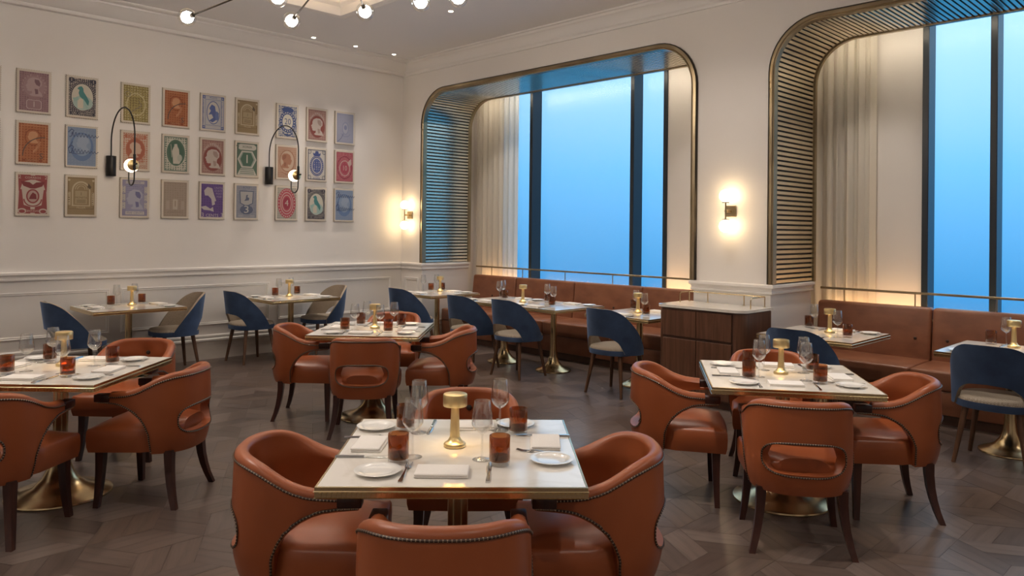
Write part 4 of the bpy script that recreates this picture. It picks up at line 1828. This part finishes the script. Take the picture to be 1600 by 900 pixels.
def make_blue_chair():
    """velvet tub chair with arched opening in the low back; faces +y"""
    r = empty('velvet_dining_chair')
    r['category'] = 'dining chair'
    a, b = .284, .276
    N = 48
    PM_ = 108
    TH = .026
    rows = 8
    O = []
    I = []

    def zt(d):
        d = abs(d)
        return smoothlin(d, [0, 25, 45, 70, 90, 108], [.862, .856, .818, .70, .585, .462])

    def zb(d):
        d = abs(d)
        return smoothlin(d, [0, 24, 40, 50, 56, 108], [.592, .580, .535, .462, .412, .404])
    for k in range(N + 1):
        d = -PM_ + 2 * PM_ * k / N
        ph = R(d)
        for q in range(rows + 1):
            z = zb(d) + (zt(d) - zb(d)) * q / rows
            lean = .055 * max(0, z - .45) / .4 * max(0, math.cos(ph))
            fl_ = .018 * max(0, z - .45) / .4
            rr = 1.0
            x = (a + fl_) * math.sin(ph)
            y_ = -(b + lean) * math.cos(ph) + .0
            n_ = Vector((-math.sin(ph), math.cos(ph)))
            O.append((x, y_, z))
            I.append((x + n_.x * TH, y_ + n_.y * TH, z))
    R1 = rows + 1
    fo = []
    fi = []
    fe = []
    nO = len(O)
    for k in range(N):
        for q in range(rows):
            fo.append((k * R1 + q, (k + 1) * R1 + q, (k + 1) * R1 + q + 1, k * R1 + q + 1))
            fi.append((nO + k * R1 + q, nO + k * R1 + q + 1, nO + (k + 1) * R1 + q + 1, nO + (k + 1) * R1 + q))
        fe.append((k * R1 + rows, (k + 1) * R1 + rows, nO + (k + 1) * R1 + rows, nO + k * R1 + rows))
        fe.append((k * R1, nO + k * R1, nO + (k + 1) * R1, (k + 1) * R1))
    for k in (0, N):
        for q in range(rows):
            fe.append((k * R1 + q, k * R1 + q + 1, nO + k * R1 + q + 1, nO + k * R1 + q))
    mb = MB()
    mb.add(O + I, fo, 0)
    mb.f += [list(f) for f in fi] + [list(f) for f in fe]
    mb.m += [1] * (len(fi) + len(fe))
    mb.build('backrest', [M['blue'], M['taupe']], r, ang=60)
    # seat

    def outline(rad, n=40):
        return [((rad) * math.copysign(abs(math.sin(2 * PI * k / n)) ** .8, math.sin(2 * PI * k / n)), .0 - rad * math.copysign(abs(math.cos(2 * PI * k / n)) ** .8, math.cos(2 * PI * k / n))) for k in range(n)]
    sb = MB()
    n = 40
    lv = [(.236, .400), (.250, .404), (.252, .445), (.248, .452)]
    vs = []
    for rad, z in lv:
        vs += [(x, y_, z) for x, y_ in outline(rad)]
    f_ = []
    for l in range(len(lv) - 1):
        for k in range(n):
            k2 = (k + 1) % n
            f_.append((l * n + k, l * n + k2, (l + 1) * n + k2, (l + 1) * n + k))
    f_.append(tuple(reversed(range(n))))
    f_.append(tuple((len(lv) - 1) * n + k for k in range(n)))
    sb.add(vs, f_)
    sb.build('seat_band', M['blue'], r, ang=50)
    sp = MB()
    lv = [(.247, .450), (.248, .462), (.236, .476), (.20, .484), (.10, .490)]
    vs = []
    f_ = []
    for rad, z in lv:
        vs += [(x, y_, z) for x, y_ in outline(rad)]
    for l in range(len(lv) - 1):
        for k in range(n):
            k2 = (k + 1) % n
            f_.append((l * n + k, l * n + k2, (l + 1) * n + k2, (l + 1) * n + k))
    f_.append(tuple((len(lv) - 1) * n + k for k in range(n)))
    sp.add(vs, f_)
    sp.build('seat', M['taupe_seat'], r, ang=60)
    for sx in (-1, 1):
        for (yt, yf) in ((.150, .205), (-.150, -.207)):
            MB().tube([(sx * .160, yt, .405), (sx * .222, yf, 0)], [.023, .0145], 12).build('leg', M['walnutleg'], r)
    return r


def make_pedestal(r, rad, zt, colr):
    pr = [(rad, 0), (rad + .002, .004), (rad, .012), (rad * .93, .020), (rad * .72, .034), (rad * .50, .060), (rad * .33, .105), (max(rad * .235, colr * 1.35), .165), (colr * 1.12, .25), (colr, .36), (colr, zt - .02), (colr * 1.6, zt - .01), (colr * 1.6, zt)]
    MB().lathe(pr, 40).build('pedestal', M['brass'], r, ang=40)


def make_table(wx, wy, rad, colr, beads):
    r = empty('dining_table')
    r['category'] = 'dining table'
    MB().rbox(-wx / 2 + .006, wx / 2 - .006, -wy / 2 + .006, wy / 2 - .006, .7375, .750, .002, 1).build('tabletop', M['marble'], r)
    e_ = MB()
    x1, y1 = wx / 2, wy / 2
    prof = [(-.001, .7405), (.004, .7405), (.006, .7500), (.0, .7495), (-.002, .741)]
    bandp = [(.018, .7375), (.0, .7375), (-.004, .7345), (.0, .7315), (.0, .7145), (-.003, .7125), (.003, .7105), (.018, .7105)]
    P = [((-x1, -y1, 0), (1, 1, 0), (0, 0, 1)), ((x1, -y1, 0), (-1, 1, 0), (0, 0, 1)), ((x1, y1, 0), (-1, -1, 0), (0, 0, 1)), ((-x1, y1, 0), (1, -1, 0), (0, 0, 1))]
    e_.sweep(bandp, P, closed=True)
    e_.sweep([(.0, .7375), (.0, .7492), (.0065, .7498), (.0065, .7375)], P, closed=True)
    e_.build('edge_band', M['brass'], r, ang=25)
    if beads:
        bd = MB()
        step = .0165
        for (ax, L) in ((0, wx), (1, wy)):
            n = int((L - .02) / step)
            for k in range(n):
                c = -L / 2 + .01 + (L - .02) * (k + .5) / n
                for s_ in (-1, 1):
                    if ax == 0:
                        bd.box(c - .0052, c + .0052, s_ * y1 - .003, s_ * y1 + .003, .7165, .7295)
                    else:
                        bd.box(s_ * x1 - .003, s_ * x1 + .003, c - .0052, c + .0052, .7165, .7295)
        o = bd.build('edge_beading', M['brass'], r, smooth=False)
        tag(o, kind='stuff')
    MB().box(-.17, .17, -.17, .17, .712, .7376).build('top_plate', M['darkbronze'], r, smooth=False)
    make_pedestal(r, rad, .712, colr)
    return r


# ---------------- tableware


def make_plate():
    mb = MB().lathe([(.0001, .004), (.050, .004), (.054, .006), (.060, .010), (.082, .0125), (.0835, .0145), (.081, .0150), (.061, .0125), (.053, .0085), (.047, .0070), (.0001, .0068)], 40, cap=False)
    mb.lathe([(.040, 0), (.048, 0), (.050, .005), (.040, .005)], 32, cap=False)
    o = mb.build('bread_plate', M['china'], ang=50)
    o['category'] = 'plate'
    return o


def make_napkin():
    r = MB()
    r.rbox(-.095, .095, -.060, .058, 0, .0085, .004, 2)
    r.rbox(-.0945, .0945, -.062, .052, .0085, .0165, .004, 2)
    o = r.build('folded_napkin', M['linen'], ang=50)
    o['category'] = 'napkin'
    return o


def ribbon(sec):
    """sec: list of (y, half width, z bottom, thickness)"""
    vs = []
    f_ = []
    for (y_, w, z, th) in sec:
        vs += [(-w, y_, z), (w, y_, z), (w * .8, y_, z + th), (-w * .8, y_, z + th)]
    for k in range(len(sec) - 1):
        for q in range(4):
            q2 = (q + 1) % 4
            f_.append((k * 4 + q, k * 4 + q2, (k + 1) * 4 + q2, (k + 1) * 4 + q))
    f_.append((3, 2, 1, 0))
    n = len(sec) - 1
    f_.append((n * 4, n * 4 + 1, n * 4 + 2, n * 4 + 3))
    return vs, f_


def make_fork():
    mb = MB()
    mb.add(*ribbon([(-.105, .0075, .0, .004), (-.09, .010, .0, .0045), (-.05, .0065, .001, .0045), (0, .0035, .004, .004), (.03, .0035, .007, .0035), (.042, .0085, .006, .003), (.055, .0115, .003, .0025), (.062, .0115, .002, .0025)]))
    for k in range(4):
        x = -.0095 + k * .00633
        T = Matrix.Translation((x, 0, 0))
        mb.add(*ribbon([(.061, .0019, .002, .0025), (.085, .0017, .0015, .0022), (.108, .0010, .006, .0015)]), M4=T)
    o = mb.build('dinner_fork', M['steel'], ang=50)
    o['category'] = 'fork'
    return o


def make_knife():
    mb = MB()
    mb.add(*ribbon([(-.112, .0070, .0, .007), (-.10, .0085, .0, .008), (-.05, .0065, .0, .0075), (-.012, .0055, .0, .007), (-.008, .0070, .0, .0075), (-.003, .0060, .0, .006)]))
    mb.add(*ribbon([(-.003, .0065, .001, .003), (.02, .0095, .001, .0024), (.07, .0100, .001, .0022), (.10, .0085, .001, .002), (.115, .0045, .001, .0018), (.120, .001, .001, .0015)]))
    o = mb.build('dinner_knife', M['steel'], ang=50)
    o['category'] = 'knife'
    return o


def make_wineglass():
    r = empty('wine_glass')
    r['category'] = 'wine glass'
    MB().lathe([(.035, 0), (.036, .0012), (.030, .0022), (.012, .005), (.005, .012), (.0040, .03), (.0038, .09), (.0055, .098)], 28).build('stem', M['glass'], r)
    MB().lathe([(.0055, .098), (.016, .103), (.030, .116), (.0385, .130), (.0400, .138), (.0375, .165), (.0335, .195), (.0300, .222), (.0293, .2225), (.0326, .195), (.0366, .165), (.0390, .138), (.0376, .131), (.0295, .118), (.016, .106), (.0005, .103)], 32, cap=False).build('bowl', M['glass'], r, ang=50)
    return r


def make_tumbler():
    r = empty('amber_tumbler')
    r['category'] = 'tumbler'
    MB().lathe([(.0365, 0), (.0385, .003), (.0385, .014), (.037, .0165), (.0001, .0165)], 32).build('base', M['glass'], r, ang=40)
    MB().lathe([(.0001, .0170), (.0370, .0170), (.0386, .022), (.0388, .107), (.0380, .1085), (.0368, .107), (.0364, .026), (.0340, .022), (.0001, .0215)], 32, cap=False).build('body', M['amber'], r, ang=40)
    MB().lathe([(.0001, .0225), (.0335, .0225), (.0355, .027), (.0355, .034), (.0001, .030)], 28, cap=False).build('glass_floor', M['amber_deep'], r, ang=40)
    return r


def make_lamp():
    r = empty('table_lamp')
    r['category'] = 'table lamp'
    MB().lathe([(.042, 0), (.044, .003), (.044, .012), (.042, .016), (.034, .020), (.026, .028), (.0195, .042)], 36).build('base', M['goldbrass'], r, ang=30)
    MB().lathe([(.0205, .036), (.0195, .05), (.0150, .165), (.0145, .200)], 28).build('column', M['goldbrass'], r, ang=30)
    MB().lathe([(.0445, .164), (.0470, .162), (.0480, .164), (.0480, .206), (.0465, .209), (.0440, .2105), (.0001, .2115)], 40, cap=False).build('shade', M['goldbrass'], r, ang=30)
    MB().lathe([(.0148, .1880), (.0425, .1885)], 32, cap=False).build('light_ring', M['lampglow'], r)
    MB().lathe([(.0440, .164), (.0440, .206), (.0001, .2065)], 36, cap=False).build('shade_lining', M['goldbrass'], r, ang=30)
    return r


PLATE, NAP, FORK, KNIFE, WG, TUM, LAMP = [Proto(f()) for f in (make_plate, make_napkin, make_fork, make_knife, make_wineglass, make_tumbler, make_lamp)]
ZT = .7501

# canonical place setting, diner sits at -y of the table (half depth .45)
SET = dict(plate=(-.275, -.315, 0), fork=(-.174, -.312, R(2)), napkin=(-.035, -.310, 0), knife=(.118, -.312, R(-1)), tumbler=(.172, -.217, 0), wine=(.096, -.150, 0))
KIND = dict(plate=(PLATE, 'white china bread plate'), fork=(FORK, 'steel dinner fork'), napkin=(NAP, 'folded white linen napkin'),
            knife=(KNIFE, 'steel dinner knife'), tumbler=(TUM, 'amber glass tumbler'), wine=(WG, 'clear stemmed wine glass'))
GRP = dict(plate='bread plates on the dining tables', fork='forks on the dining tables', napkin='napkins on the dining tables', knife='knives on the dining tables',
           tumbler='amber tumblers on the dining tables', wine='wine glasses on the dining tables')


def put(kind, x, y, rz, where):
    pr, nm = KIND[kind]
    return pr.place((x, y, ZT), rz, nm + ' ' + where, GRP[kind])


def settings(c, ang, sides, tname, half=.45, over=None, jit=.012):
    """sides: {rotation: place name}"""
    rnd = random.Random(tname)
    ca, sa = math.cos(ang), math.sin(ang)
    for rot, pname in sides.items():
        for kind, (x, y, rz) in SET.items():
            ov = over.get((rot, kind)) if over else None
            if ov == 0:
                continue
            if ov:
                lx, ly, lrz = ov
            else:
                x_, y_ = x + rnd.uniform(-jit, jit), y + (.45 - half) + rnd.uniform(-jit, jit)
                t_ = R(rot)
                lx, ly = math.cos(t_) * x_ - math.sin(t_) * y_, math.sin(t_) * x_ + math.cos(t_) * y_
                lrz = rz + t_ + rnd.uniform(-.05, .05)
            put(kind, c[0] + ca * lx - sa * ly, c[1] + sa * lx + ca * ly, ang + lrz, 'at %s of %s' % (pname, tname))


# ---------------- the four square tables
T4 = Proto(make_table(.915, .915, .285, .040, True))
ARM = Proto(make_armchair())
TABLES4 = {
    'A': ((6.897, -4.804), 46.6, 'the centre table', 'square marble-topped table in the middle front, the largest in view'),
    'B': ((4.03, -5.48), 44.5, 'the table cut by the edge', 'square marble-topped table cut by the picture edge'),
    'C': ((3.693, -3.01), 43.5, 'the far square table', 'smallest-looking square marble table, behind the centre table'),
    'D': ((7.064, -2.36), 35.5, 'the sideboard table', 'square marble-topped table in front of the walnut sideboard'),
}
for k, (c, a, nm, lab) in TABLES4.items():
    T4.place((c[0], c[1], 0), R(a), lab, 'square tables with four armchairs')

overA = {(270, 'plate'): (-.369, .294, 0), (90, 'plate'): (.356, -.169, 0), (90, 'fork'): (.330, -.066, R(70)), (90, 'napkin'): (.345, .060, R(87)), (90, 'knife'): (.345, .178, R(88)),
         (90, 'tumbler'): (.243, .215, 0), (90, 'wine'): (.165, .258, 0), (180, 'tumbler'): (-.240, .268, 0), (180, 'wine'): (-.178, .222, 0), (180, 'plate'): (.235, .345, 0),
         (180, 'fork'): (.158, .35, PI), (0, 'fork'): (-.174, -.310, R(-3)), (0, 'wine'): (.095, -.150, 0), (270, 'tumbler'): (-.213, -.186, 0), (270, 'wine'): (-.167, -.122, 0),
         (270, 'napkin'): (-.348, .028, R(-93)), (270, 'fork'): (-.372, .148, R(-88)), (270, 'knife'): (-.345, -.127, R(-90))}
settings((6.897, -4.804), R(46.6), {0: 'the near place', 90: 'the window-side place', 180: 'the far place', 270: 'the wall-side place'}, 'the centre table', over=overA)
settings((4.03, -5.48), R(44.5), {0: 'the near place', 90: 'the window-side place', 180: 'the far place', 270: 'the wall-side place'}, 'the table cut by the edge', over={(180, 'wine'): (-.17, .19, 0), (180, 'tumbler'): (-.23, .255, 0), (270, 'plate'): (-.34, .32, 0)})
settings((3.693, -3.01), R(43.5), {0: 'the near place', 90: 'the window-side place', 180: 'the far place', 270: 'the wall-side place'}, 'the far square table')
settings((7.064, -2.36), R(35.5), {0: 'the near place', 90: 'the window-side place', 180: 'the far place', 270: 'the wall-side place'}, 'the sideboard table')


def lamp(x, y, label):
    LAMP.place((x, y, ZT), random.uniform(0, 3), label, 'brass mushroom lamps on the tables')


lamp(6.87, -4.800, 'brass mushroom table lamp on the centre table, the largest in view')
lamp(3.925, -5.44, 'brass mushroom table lamp on the table cut by the edge')
lamp(3.68, -2.99, 'brass mushroom table lamp on the far square table')
lamp(7.035, -2.325, 'brass mushroom table lamp on the table before the sideboard')


def arm(c, fx, fy, label):
    """chair at c facing direction (fx, fy)"""
    ARM.place((c[0], c[1], 0), math.atan2(fy, fx) - PI / 2, label, 'tan leather armchairs at the square tables')


def around(key, rot, dist, dx=0.0, turn=0.0):
    c, a, _, _ = TABLES4[key]
    t_ = R(a + rot)
    # seat side is local -y rotated
    px, py = math.sin(t_), -math.cos(t_)
    qx, qy = math.cos(t_), math.sin(t_)
    f_ = t_ + PI / 2 + R(turn)
    return (c[0] + px * dist + qx * dx, c[1] + py * dist + qy * dx), math.cos(f_), math.sin(f_)


arm(*around('A', 0, .605, -.01), 'tan leather armchair with its back to us, cropped below the centre table')
arm(*around('A', 270, .57), 'tan leather armchair on the stamp-wall side of the centre table')
arm(*around('A', 90, .515), 'tan leather armchair on the window side of the centre table')
arm(*around('A', 180, .77, -.01), 'tan leather armchair behind the centre table, mostly hidden by its lamp')
arm((4.43, -5.868), -.67, .74, 'tan leather armchair with its back to us, cut by the picture edge')
arm((4.42, -5.06), -.73, -.68, 'tan leather armchair on the window side of the edge table')
arm(*around('B', 180, .86, .02), 'tan leather armchair on the far side of the edge table')
arm(*around('B', 270, .70), 'tan leather armchair at the stamp-wall side of the edge table, only rim showing')
arm((3.27, -3.395), .68, .733, 'tan leather armchair on the stamp-wall side of the far square table')
arm((4.07, -3.345), -.76, .65, 'tan leather armchair with its back to us at the far square table')
arm(*around('C', 90, .60), 'tan leather armchair on the window side of the far square table')
arm(*around('C', 180, .86), 'tan leather armchair behind the far square table, only its rim showing')
arm((6.545, -2.70), .82, .57, 'tan leather armchair on the stamp-wall side of the sideboard table')
arm((7.381, -2.873), -.567, .824, 'tan leather armchair with its back to us at the sideboard table')
arm((7.534, -2.03), -.80, -.60, 'tan leather armchair on the window side of the sideboard table')
arm((6.729, -1.844), .543, -.84, 'tan leather armchair between the sideboard and its square table')

# ---------------- two-seat tables
T2W = Proto(make_table(.80, .84, .205, .034, False))
T2L = Proto(make_table(.80, .92, .205, .034, False))
T2L.place((.50, -3.96, 0), 0, 'small marble table against the stamp wall, further from the corner', 'small tables along the stamp wall')
T2L.place((.52, -2.07, 0), 0, 'small marble table against the stamp wall, nearer the corner', 'small tables along the stamp wall')
for nm, ctr, tn, lam in (('L1', (.50, -3.96), 'the first stamp-wall table', (.41, -3.90)), ('L2', (.52, -2.07), 'the second stamp-wall table', (.44, -2.05))):
    settings(ctr, 0, {0: 'the near end', 180: 'the corner end'}, tn, half=.46,
             over={(0, 'tumbler'): (-.16, -.13, 0), (0, 'wine'): (-.20, -.06, 0), (180, 'tumbler'): (-.23, .21, 0), (180, 'wine'): (-.28, .15, 0), (0, 'fork'): (-.2, -.32, 0.1), (180, 'napkin'): (-.06, .33, .2)})
    lamp(lam[0], lam[1], 'brass mushroom table lamp on %s' % tn)
WT_ = [(1.12, -.22, 'small marble table beside the banquette end at the room corner'),
       (2.494, -.27, 'small marble table in the joined pair, nearer the corner'),
       (3.306, -.27, 'small marble table in the joined pair, nearer the sideboard'),
       (4.46, -.20, 'small marble table half hidden behind the walnut sideboard'),
       (6.42, -.25, 'small marble table at the end of the second banquette'),
       (7.78, -.16, 'small marble table on the second banquette, cut by the picture edge')]
for x, y, lab in WT_:
    T2W.place((x, y, 0), 0, lab, 'small tables along the window banquettes')
lamp(.99, -.06, 'brass mushroom table lamp on the corner banquette table')
lamp(2.825, -.29, 'brass mushroom table lamp on the joined pair of banquette tables')
lamp(4.40, -.15, 'brass mushroom table lamp on the table behind the sideboard')
lamp(6.44, -.17, 'brass mushroom table lamp on the table ending the second banquette')
lamp(7.75, .08, 'brass mushroom table lamp on the table cut by the edge of the view')
for (x, y, _), tn in zip(WT_, ('the corner banquette table', 'the joined table nearer the corner', 'the joined table nearer the sideboard', 'the table behind the sideboard', 'the first table on the second banquette', 'the edge table on the second banquette')):
    ov = {(180, 'tumbler'): (-.26, .30, 0), (180, 'wine'): (-.19, .25, 0), (0, 'tumbler'): (.237, -.085, 0), (0, 'wine'): (.18, -.15, 0)}
    if x == 1.12:
        ov = {(180, 'tumbler'): (-.22, .27, 0), (180, 'wine'): (-.31, .24, 0), (0, 'tumbler'): (-.26, .10, 0), (0, 'wine'): (-.33, .02, 0)}
    if x == 2.494:
        ov[(0, 'tumbler')] = (-.10, .10, 0)
        ov[(0, 'wine')] = (-.16, .06, 0)
        ov[(180, 'tumbler')] = (-.33, .28, 0)
        ov[(180, 'wine')] = (-.26, .22, 0)
    if x == 3.306:
        ov[(0, 'tumbler')] = (.06, -.10, 0)
        ov[(0, 'wine')] = (.02, -.03, 0)
        ov[(180, 'tumbler')] = (-.33, .25, 0)
        ov[(180, 'wine')] = (-.27, .18, 0)
    if x == 4.46:
        ov[(180, 'tumbler')] = (-.28, .28, 0)
        ov[(180, 'wine')] = (-.21, .22, 0)
        ov[(0, 'tumbler')] = (.15, -.10, 0)
        ov[(0, 'wine')] = (.08, -.03, 0)
    if x == 7.78:
        ov[(180, 'tumbler')] = (-.20, .32, 0)
        ov[(180, 'wine')] = (-.10, .33, 0)
        ov[(180, 'napkin')] = (.13, .30, PI)
    settings((x, y), 0, {0: 'the chair side', 180: 'the banquette side'}, tn, half=.42, over=ov)

BLU = Proto(make_blue_chair())


def blue(x, y, rz, label):
    BLU.place((x, y, 0), R(rz), label, 'navy velvet tub chairs at the small tables')


blue(.66, -4.49, 0, 'navy velvet chair at the near end of the first stamp-wall table')
blue(.46, -3.47, 178, 'navy velvet chair with taupe inside showing, first stamp-wall table')
blue(.47, -2.56, 2, 'navy velvet chair at the near end of the second stamp-wall table')
blue(.46, -1.60, 180, 'navy velvet chair with taupe inside showing, second stamp-wall table')
blue(1.27, -.745, 0, 'navy velvet chair at the corner banquette table')
blue(2.535, -.82, 0, 'navy velvet chair at the joined tables, nearer the corner')
blue(3.24, -.775, 0, 'navy velvet chair at the joined tables, nearer the sideboard')
blue(4.53, -.69, 0, 'navy velvet chair standing just left of the walnut sideboard')
blue(6.46, -.72, 0, 'navy velvet chair behind the sideboard table, at the second banquette')
blue(7.78, -.53, 0, 'navy velvet chair at the edge table of the second banquette')


# ---------------- banquettes
def banquette(x0, x1, seams, label, rail_from, rail_to):
    r = empty('banquette', ((x0 + x1) / 2, .6, 0))
    tag(r, label, 'banquette')
    ox, oy = (x0 + x1) / 2, .6

    def bld(mb, name, m, par=r, **k):
        for v in mb.v:
            v.x -= ox
            v.y -= oy
        return mb.build(name, m, par, **k)
    xs = [x0] + seams + [x1]
    for a, b in zip(xs[:-1], xs[1:]):
        g = .004
        # seat cushion
        mb = MB().rbox(a + g, b - g, .33, .985, .285, .455, .022, 3)
        bld(mb, 'seat_cushion', M['bqleather'])
        # back cushion, leaning slightly
        mb = MB().rbox(a + g, b - g, 0, .14, 0, .53, .030, 4)
        for v in mb.v:
            t_ = v.z / .53
            v.y = v.y * (1 - .25 * t_) + .90 + .06 * t_
            v.z += .40
        bc = bld(mb, 'back_cushion', M['bqleather'])
        n = max(2, int(round((b - a) / .27)))
        for q in range(n):
            x = a + (b - a) * (q + .5) / n
            T = Matrix.Translation((x - ox, .921 - oy, .64)) @ Matrix.Rotation(PI / 2, 4, 'X')
            MB().lathe([(.014, -.012), (.014, .0), (.009, .005), (.001, .006)], 12, M4=T).build('button', M['pipe'], bc)
    bld(MB().rbox(x0 + .004, x1 - .004, .345, .98, .085, .285, .008, 2), 'front_panel', M['bqleather'])
    bld(MB().box(x0 + .01, x1 - .01, .375, .96, 0, .09), 'plinth', M['plinthwood'], smooth=False)
    return r


banquette(.535, 4.945, [1.46, 2.56, 3.66], 'long cognac leather banquette below the first window', .6, 4.9)
banquette(5.845, 10.25, [6.92, 8.02, 9.12], 'cognac leather banquette below the second window, cut by the picture edge', 5.9, 10.2)


def rail(x0, x1, posts, label):
    r = empty('brass_rail', (x0, 1.0, .93))
    tag(r, label, 'rail')
    MB().rbox(0, x1 - x0, -.012, .012, .115, .137, .003, 1).build('bar', M['bronze'], r)
    for p in posts:
        MB().tube([(p - x0, 0, .001), (p - x0, 0, .12)], .006, 8).build('post', M['bronze'], r)
    return r


rail(.56, 4.93, [.9, 1.55, 2.36, 3.17, 3.98, 4.75], 'slim brass rail along the top of the first banquette')
rail(5.86, 10.2, [6.1, 6.76, 7.43, 8.1, 8.8, 9.5], 'slim brass rail along the top of the second banquette')
for (a, b, lab) in ((.58, 4.9, 'warm light strip hidden behind the first banquette'), (5.9, 10.2, 'warm light strip hidden behind the second banquette')):
    o = MB().box(a, b, 1.078, 1.108, .80, .815).build('light_strip', M['strip'], smooth=False)
    tag(o, lab, 'light strip')
    o2 = MB().box(a, b, 1.072, 1.115, .77, .80).build('strip_channel', M['darkbronze'], o, smooth=False)

for (a, b, lab) in ((.56, 4.92, 'warm light strip hidden above the first window lining'), (5.87, 10.2, 'warm light strip hidden above the second window lining')):
    o = MB().box(a, b, .905, .935, 3.63, 3.645).build('light_strip', M['alcove_strip'], smooth=False)
    tag(o, lab, 'light strip')
    MB().box(a, b, .881, .945, 3.645, 3.67).build('strip_channel', M['darkbronze'], o, smooth=False)
# ---------------- curtains


def curtain(x0, x1, y0, z0, z1, label, folds):
    r = MB()
    n = 140
    vs = []
    rnd = random.Random(label)
    ph = [rnd.uniform(0, 6) for _ in range(4)]
    zs = [z0 + (z1 - z0) * k / 8 for k in range(9)]
    for j, z in enumerate(zs):
        u_ = j / 8
        for i_ in range(n + 1):
            u = i_ / n
            x = x0 + (x1 - x0) * u
            y_ = y0 + 0.020 * math.sin(u * folds * 2 * PI + ph[0]) + .009 * math.sin(u * folds * 3.7 * PI + ph[1] + .5 * u_) + .008 * math.sin(u * folds * 1.3 * PI + ph[2] + u_)
            vs.append((x + .008 * math.sin(u * folds * 4 * PI + ph[3]), y_, z))
    f_ = []
    for j in range(8):
        for i_ in range(n):
            q = j * (n + 1) + i_
            f_.append((q, q + 1, q + n + 2, q + n + 1))
    r.add(vs, f_)
    o = r.build('sheer_curtain', M['curtain'], smooth=True, ang=180, fix=False)
    tag(o, label, 'curtain', 'cream curtains in the window recesses')


curtain(.34, 1.26, 1.185, .05, 4.36, 'pale cream curtain hanging at the first window', 8)
curtain(5.66, 6.32, 1.185, .05, 4.36, 'pale cream curtain hanging at the second window', 6)

# ---------------- sideboard
sbx0, sbx1, sby0, sby1, sbz = 4.93, 5.86, -.600, -.045, .915
r = empty('sideboard', ((sbx0 + sbx1) / 2, (sby0 + sby1) / 2, 0))
tag(r, 'walnut sideboard with cream stone top and brass gallery rail', 'sideboard')
ox, oy = r.location.x, r.location.y


def rounded(x0, x1, y0, y1, rl, rr, n=8):
    """rectangle whose two front (y0) corners are rounded"""
    pts = [(x1, y1), (x0, y1)]
    for k in range(n + 1):
        t_ = PI + PI / 2 * k / n
        pts.append((x0 + rl + rl * math.cos(t_), y0 + rl + rl * math.sin(t_)))
    for k in range(n + 1):
        t_ = -PI / 2 + PI / 2 * k / n
        pts.append((x1 - rr + rr * math.cos(t_), y0 + rr + rr * math.sin(t_)))
    return pts


hx, hy = (sbx1 - sbx0) / 2, (sby1 - sby0) / 2
mb = MB().prism(rounded(-hx + .02, hx - .02, -hy + .02, hy, .06, .10), .07, sbz - .035)
mb.build('carcass', M['walnut'], r, ang=40)
MB().prism(rounded(-hx + .05, hx - .05, -hy + .06, hy, .06, .08), 0, .072).build('plinth', M['plinthwood'], r, ang=40)
MB().prism(rounded(-hx + .025, hx - .025, -hy + .03, hy, .06, .10), sbz - .036, sbz - .024).build('shadow_gap', M['plinthwood'], r, ang=40)
mb = MB().prism(rounded(-hx, hx, -hy, hy, .08, .12, 10), sbz - .024, sbz)
mb.build('stone_top', M['marble'], r, ang=40)
fx0, fx1 = -hx + .085, hx - .125
mid_ = (fx0 + fx1) / 2
for (a, b) in ((fx0, mid_ - .004), (mid_ + .004, fx1)):
    MB().rbox(a, b, -hy + .006, -hy + .026, .625, sbz - .045, .002, 1).build('drawer_front', M['walnut'], r, smooth=False)
    MB().rbox(a, b, -hy + .006, -hy + .026, .085, .600, .002, 1).build('door', M['walnut'], r, smooth=False)
MB().box(fx0 - .008, fx1 + .008, -hy + .017, -hy + .0215, .078, sbz - .037).build('gap_shade_sheet', M['plinthwood'], r, smooth=False)  # dark sheet added so the gaps between the fronts read as shaded
gz = .098
for nm, pts in (('gallery_rail', [(-hx + .06, hy - .22, sbz), (-hx + .06, hy - .22, sbz + gz - .02), (-hx + .06, hy - .20, sbz + gz), (-hx + .06, hy - .05, sbz + gz), (hx - .06, hy - .05, sbz + gz), (hx - .06, hy - .30, sbz + gz), (hx - .06, hy - .32, sbz + gz - .02), (hx - .06, hy - .32, sbz)]),):
    MB().tube(pts, .0055, 8).build(nm, M['brass'], r)
for px_ in (-hx + .06, -hx + .27, hx - .27, hx - .06):
    MB().tube([(px_, hy - .05, sbz), (px_, hy - .05, sbz + gz)], .0055, 8).build('gallery_post', M['brass'], r)
    MB().lathe([(.012, sbz), (.012, sbz + .004)], 12, M4=Matrix.Translation((px_, hy - .05, 0))).build('post_foot', M['brass'], r)
